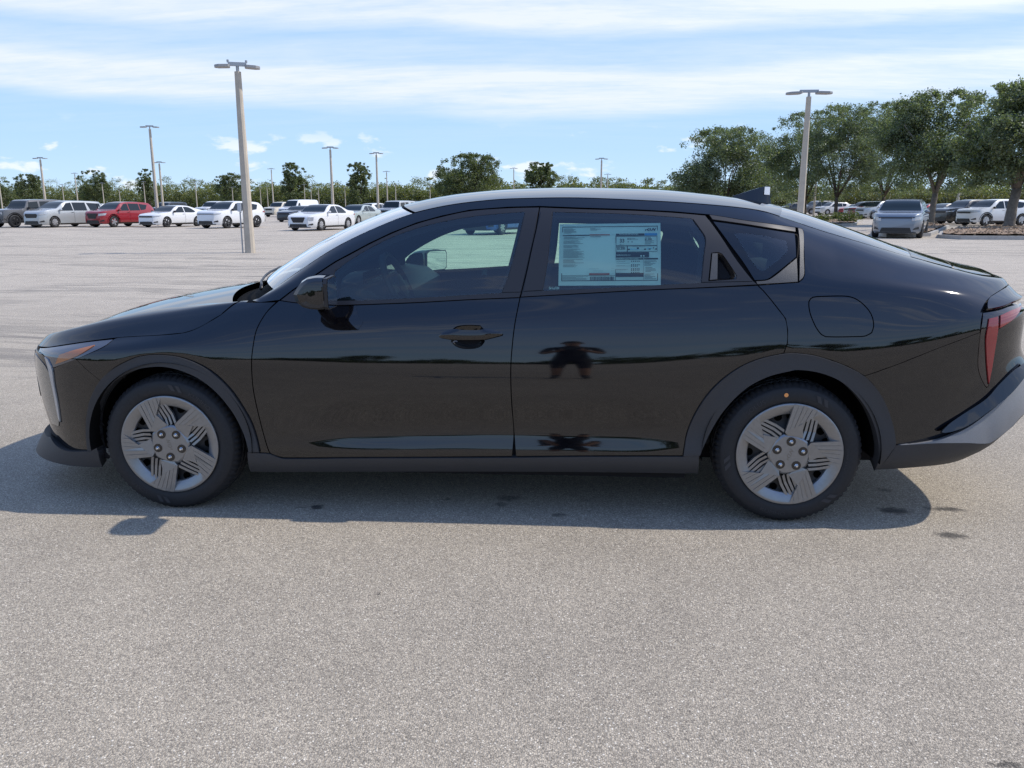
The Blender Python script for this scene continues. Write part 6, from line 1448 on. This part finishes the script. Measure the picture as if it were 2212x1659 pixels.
# tall pines in the wood beyond the lot
def pine(px, top, seed, base=451.0, w=26, label=None):
    rng = np.random.default_rng(seed); g = at_ground(px, base); d = math.hypot(g.x-CAM.x, g.y-CAM.y); v = px_ray(px, top); H = CAM.z + v.z/math.hypot(v.x, v.y)*d; sc = F_PX/((Vector((g.x, g.y, 0))-CAM).dot(fw)); Rw = w/sc/2
    t = thing('pine_tree', label or 'pine in the far wood, one of the close row that runs along the skyline', 'tree', (g.x, g.y, 0), 0, 'pines of the far wood'); bm = bmesh.new(); tube(bm, [(0, 0, -.1), (rng.normal()*.2, 0, H*.5), (rng.normal()*.3, 0, H*.97)], [.16, .13, .05], 6); bm_obj('trunk', bm, M_BARKG, t)
    C, S_ = [], []
    for i in range(26): z = H*rng.uniform(.62, 1.0); r = Rw*(1.1-.75*abs((z/H-.80)/.2)**1.3*.7); a = rng.uniform(0, 6.28); q = rng.uniform(.1, 1)**.6; C.append((math.cos(a)*r*q, math.sin(a)*r*q, z)); S_.append(Rw*.34)
    card_mesh('crown', cards(C, S_, 26, .30, rng, .55), L_PINE, t)
prn = random.Random(5); xs_p = []
for i in range(56):
    px = -40 + i*25 + prn.uniform(-9, 9)
    if 1380 < px: continue
    pine(px, prn.choice((382, 386, 390, 395, 400, 404)) + prn.uniform(-4, 4), 100+i, 450.3+prn.uniform(-.6, .6), prn.uniform(22, 40))
for px, top, lb in ((1205, 378, 'umbrella shaped pine just right of the small round tree over the roof'), (1232, 382, 'second umbrella pine right of the small round tree, nearer the roof crest'), (1352, 398, 'low pine top showing over the sedan roof right of the lamp post'), (1398, 386, 'broad pine top over the sedan roof, left of the round oak'), (1425, 392, 'small pine top touching the round oak on its left')): pine(px, top, 300+px, 450.3, 34, lb)
# undergrowth and understorey as one mass along the edge of the wood
def mass(name, label, px0, px1, base, top0, top1, m, seed, n, leaf, depth=10):
    rng = np.random.default_rng(seed); C, S_ = [], []
    for i in range(n):
        px = rng.uniform(px0, px1); g = at_ground(px, base); d = math.hypot(g.x-CAM.x, g.y-CAM.y); v = px_ray(px, top0+(top1-top0)*rng.random()**.7*.9 + 5*math.sin(px*.05)); H = max(.8, CAM.z + v.z/math.hypot(v.x, v.y)*d); b_ = rng.uniform(0, depth); dn = Vector((g.x-CAM.x, g.y-CAM.y, 0)).normalized()
        C.append((g.x+dn.x*b_, g.y+dn.y*b_, rng.uniform(.0, 1)*H)); S_.append(rng.uniform(.9, 1.6)*(leaf/.3))
    o = card_mesh(name, cards(C, S_, 26, leaf, rng), m, None); tag(o, kind='stuff', label=label)
mass('undergrowth', 'dense scrub and palmetto along the edge of the far wood', -900, 1520, 451.2, 396, 425, L_SCRUB, 21, 6000, .46, 12)
mass('treeline_foliage', 'dark mass of the far wood behind the lot', -900, 1560, 450.2, 400, 420, L_PINE, 22, 5200, .60, 16)
mass('hedge_foliage', 'yellow green brush behind the cars on the right', 1640, 2900, 456.5, 405, 430, L_YEL, 23, 4200, .17, 5)
mass('brush_foliage', 'olive scrub rising behind the yellow green brush', 1560, 2900, 453.0, 385, 415, L_SCRUB, 24, 4200, .24, 8)
# shrubs, mulch islands and kerbs on the right
M_KERB = grain(mat('kerb_concrete', (.40, .38, .35), .85, spec=.2), 6, .15, .3)
M_MULCH = grain(mat('mulch', (.27, .20, .145), .95, spec=.1), 30, .55, 1.0, bscale=45)
def island(name, pts, label):
    gp = [at_ground(*p) for p in pts]; c = sum(gp, Vector())/len(gp); t = thing(name, label, 'planting island', (c.x, c.y, 0)); q = [(p.x-c.x, p.y-c.y) for p in gp]
    o = np.array(q); n = len(q); inn = inset_poly(o, .16)
    if area2(o) < 0: o = o[::-1]; inn = inn[::-1]
    V = [(*p, 0) for p in o]+[(*p, .15) for p in o]+[(*p, .15) for p in inn]; F_ = []
    for i in range(n): j = (i+1) % n; F_ += [(i, j, n+j, n+i), (n+i, n+j, 2*n+j, 2*n+i)]
    mesh_obj('kerb', V, F_, M_KERB, t, smooth=False)
    rng = np.random.default_rng(int(abs(c.x)*10)); bm = bmesh.new(); vs = [bm.verts.new((*p, .13)) for p in inn]; f = bm.faces.new(vs); bmesh.ops.triangulate(bm, faces=[f]); bmesh.ops.subdivide_edges(bm, edges=bm.edges[:], cuts=5, use_grid_fill=True)
    for v_ in bm.verts: v_.co.z += rng.uniform(0, .06)+.05
    m_o = bm_obj('mulch', bm, M_MULCH, t, smooth=True)
    lo, hi = inn.min(0), inn.max(0); P_ = rng.uniform(lo, hi, (1800, 2)); P_ = P_[inside(P_, inn)]; C = np.concatenate([P_, rng.uniform(.18, .24, (len(P_), 1))], 1); lt = card_mesh('mulch_chips', cards(C, np.full(len(C), .05), 2, .055, rng, .3), mat('mulch_chip', (.38, .29, .21), .9, spec=.1), t); tag(lt, kind='stuff')
    return t
island('mulch_island', [(2026, 514.5), (2075, 517.5), (2260, 518.5), (2330, 510), (2290, 499), (2150, 494), (2060, 500), (2030, 507)], 'kerbed bed of brown mulch under the rightmost oak')
island('mulch_island', [(1880, 507), (1915, 512), (2010, 511), (2035, 500), (2050, 492), (2000, 487.5), (1930, 492), (1895, 499)], 'smaller mulch bed round the middle oak beside the blue grey crossover')
island('mulch_island', [(1745, 481), (1795, 489), (1850, 487), (1858, 478), (1820, 472), (1760, 472)], 'mulch bed with low shrubs round the left oak')
def shrub(px, py, w, h, seed, label, m=L_YEL):
    rng = np.random.default_rng(seed); g = at_ground(px, py); sc = F_PX/((Vector((g.x, g.y, 0))-CAM).dot(fw)); r, H = w/sc/2, h/sc; C = [(rng.normal()*r*.45, rng.normal()*r*.45, abs(rng.normal())*H*.30+.12) for i in range(40)]
    t = thing('low_shrub', label, 'shrub', (g.x, g.y, 0), 0, 'shrubs round the left oak'); card_mesh('foliage', cards(C, np.full(40, r*.35), 34, .055, rng), m, t)
    bm = bmesh.new()
    for i in range(6): a = i*1.05; tube(bm, [(0, 0, 0), (math.cos(a)*r*.5, math.sin(a)*r*.5, H*.6)], [.012, .006], 5)
    bm_obj('stem', bm, M_BARK, t)
shrub(1778, 483, 40, 26, 31, 'low shrub left of the left oak trunk', leaf_mat('shrub_leaves', (.05, .07, .02), (.12, .14, .04), (.2, .18, .07)))
shrub(1830, 484, 46, 30, 32, 'low shrub right of the left oak trunk', bpy.data.materials['shrub_leaves'])
shrub(1806, 479, 30, 22, 33, 'low shrub hiding the foot of the left oak', bpy.data.materials['shrub_leaves'])

# ---------------------------------------------------------------- what stands behind the camera and shows only as reflections
def far_side(name, label, n, y0, y1, hmax, m, seed, leaf):
    rng = np.random.default_rng(seed); x = rng.uniform(-260, 260, n); hh = hmax*(.55+.45*np.sin(x*.11)*np.sin(x*.037+1)+.25*np.sin(x*.31)); C = np.stack([x, rng.uniform(y1, y0, n), rng.uniform(0, 1, n)*np.maximum(hh, 1.5)], 1)
    o = card_mesh(name, cards(C, rng.uniform(1.0, 2.0, n), 16, leaf, rng), m, None); tag(o, kind='stuff', label=label)
far_side('wood_foliage', 'dark wood behind the photographer, mirrored in the black paint', 2600, -105, -125, 8.5, L_DARK, 41, .75)
for i, (x, y, h) in enumerate(((14, -52, 7.2), (22, -58, 8.0), (31, -50, 6.6), (41, -60, 8.5), (-16, -66, 7.5))):
    rng = np.random.default_rng(60+i); t = thing('shade_tree', ['tree mirrored in the tail of the black sedan, nearest one', 'second tree mirrored in the tail of the black sedan', 'third tree mirrored in the tail of the black sedan', 'tall tree mirrored at the end of the black sedan tail', 'tree mirrored in the front wing of the black sedan'][i], 'tree', (x, y, 0), 0, 'trees behind the photographer')
    bm = bmesh.new(); tube(bm, [(0, 0, -.05), (.05, 0, 1.2), (0, .1, h*.7)], [.22, .17, .06], 8); bm_obj('trunk', bm, M_BARK, t, smooth=True)
    d_ = rng.normal(size=(90, 3)); d_ /= np.linalg.norm(d_, axis=1)[:,None]; C = d_*np.array([h*.36, h*.36, h*.32])*rng.uniform(.4, 1, (90, 1)) + [0, 0, h*.66]; card_mesh('crown', cards(C, rng.uniform(.4, .9, 90), 26, .20, rng), L_DARK, t)
def person():
    t = thing('person', 'person in dark clothes holding a phone, seen mirrored in the black sedan rear door', 'person', (1.80, -4.77, 0))
    J = {'pel': (0, 0, .95), 'sp': (0, .0, 1.18), 'ch': (0, .01, 1.38), 'nk': (0, .02, 1.53), 'hd': (0, .05, 1.64), 'top': (0, .05, 1.74)}
    for sg, n in ((-1, 'l'), (1, 'r')):
        J.update({'hip'+n: (sg*.10, 0, .90), 'kn'+n: (sg*.12, .03, .49), 'an'+n: (sg*.13, -.01, .09), 'toe'+n: (sg*.15, .17, .035), 'sh'+n: (sg*.19, 0, 1.43), 'el'+n: (sg*.26, .10, 1.17), 'wr'+n: (sg*.10, .26, 1.30)})
    E_ = [('pel', 'sp'), ('sp', 'ch'), ('ch', 'nk'), ('nk', 'hd'), ('hd', 'top')]
    for n in 'lr': E_ += [('pel', 'hip'+n), ('hip'+n, 'kn'+n), ('kn'+n, 'an'+n), ('an'+n, 'toe'+n), ('ch', 'sh'+n), ('sh'+n, 'el'+n), ('el'+n, 'wr'+n)]
    RD = {'pel': .145, 'sp': .135, 'ch': .15, 'nk': .055, 'hd': .092, 'top': .055}
    for n in 'lr': RD.update({'hip'+n: .105, 'kn'+n: .062, 'an'+n: .045, 'toe'+n: .040, 'sh'+n: .062, 'el'+n: .044, 'wr'+n: .031})
    ks = list(J); me = bpy.data.meshes.new('body'); me.from_pydata([J[k] for k in ks], [(ks.index(a), ks.index(b)) for a, b in E_], []); o = link(bpy.data.objects.new('body', me), t)
    md = o.modifiers.new('skin', 'SKIN'); o.modifiers.new('sub', 'SUBSURF').levels = 1
    for i, k in enumerate(ks): me.skin_vertices[0].data[i].radius = (RD[k], RD[k]*(.75 if k in ('pel', 'sp', 'ch') else 1)); me.skin_vertices[0].data[i].use_root = (k == 'pel')
    dg = bpy.context.evaluated_depsgraph_get(); m2 = bpy.data.meshes.new_from_object(o.evaluated_get(dg)); bpy.data.objects.remove(o)
    sk, sh, tr, so = mat('skin', (.42, .24, .16), .55), mat('dark_shirt', (.020, .022, .028), .8), mat('dark_shorts', (.030, .030, .034), .85), mat('shoes', (.03, .03, .03), .6)
    m2.materials.clear()
    for x in (sk, sh, tr, so): m2.materials.append(x)
    for p in m2.polygons:
        z, x, y = p.center.z, abs(p.center.x), p.center.y; p.use_smooth = True
        p.material_index = 0 if z > 1.52 or (y > .13 and z > 1.0) else 1 if z > .96 else 2 if z > .50 else 0 if z > .14 else 3
    body = link(bpy.data.objects.new('body', m2), t)
    for sg in (-1, 1):      # hands: palm with four bent fingers and a thumb round the phone
        bm = bmesh.new(); px_, py_, pz_ = sg*.085, .285, 1.325
        bmesh.ops.create_uvsphere(bm, u_segments=10, v_segments=6, radius=1, matrix=Matrix.Translation((px_, py_, pz_)) @ Matrix.Diagonal((.018, .042, .045, 1)))
        for k, ln in enumerate((.072, .080, .075, .060)): z = pz_+.036-.022*k; tube(bm, [(px_, py_+.03, z), (px_-sg*.006, py_+.03+ln*.5, z+.004), (px_-sg*.030, py_+.03+ln*.8, z+.004)], [.0095, .0085, .007], 7)
        tube(bm, [(px_, py_-.01, pz_+.03), (px_-sg*.025, py_+.012, pz_+.050), (px_-sg*.045, py_+.018, pz_+.045)], [.011, .010, .008], 7)
        bm_obj('hand', bm, sk, t, smooth=True)
    bm = bmesh.new(); bmesh.ops.create_uvsphere(bm, u_segments=16, v_segments=10, radius=1, matrix=Matrix.Translation((0, .03, 1.675)) @ Matrix.Diagonal((.092, .108, .100, 1)))
    bmesh.ops.delete(bm, geom=[v for v in bm.verts if v.co.z < 1.665 and v.co.y > .02], context='VERTS'); bm_obj('hair', bm, mat('dark_hair', (.02, .015, .012), .6), t, smooth=True)
    bm = bmesh.new(); bmesh.ops.create_cone(bm, cap_ends=True, segments=8, radius1=.017, radius2=.006, depth=.04, matrix=Matrix.Translation((0, .150, 1.640)) @ Matrix.Rotation(R(-90), 4, 'X')); bm_obj('nose', bm, sk, t, smooth=True)
    for sg in (-1, 1):
        bm = bmesh.new(); bmesh.ops.create_uvsphere(bm, u_segments=8, v_segments=6, radius=.012, matrix=Matrix.Translation((sg*.033, .137, 1.662))); bm_obj('eye', bm, mat('eye_dark', (.03, .025, .02), .2), t, smooth=True)
        bm = bmesh.new(); bmesh.ops.create_uvsphere(bm, u_segments=8, v_segments=6, radius=1, matrix=Matrix.Translation((sg*.095, .045, 1.645)) @ Matrix.Diagonal((.010, .020, .032, 1))); bm_obj('ear', bm, sk, t, smooth=True)
    bm = bmesh.new(); box(bm, (-.025, .142, 1.596), (.025, .150, 1.604)); bm_obj('mouth', bm, mat('lips', (.30, .12, .10), .5), t)
    ph = tag(mesh_obj('phone', [(1.80+x, -4.355+y, 1.349+z-.012) for z in (-.038, .038) for y in (0, .009) for x in (-.08, .08)], [(0, 2, 3, 1), (4, 5, 7, 6), (0, 1, 5, 4), (2, 6, 7, 3), (0, 4, 6, 2), (1, 3, 7, 5)], M_GLOSS, smooth=False), 'dark phone held level in both hands of the person mirrored in the door', 'phone')
person()
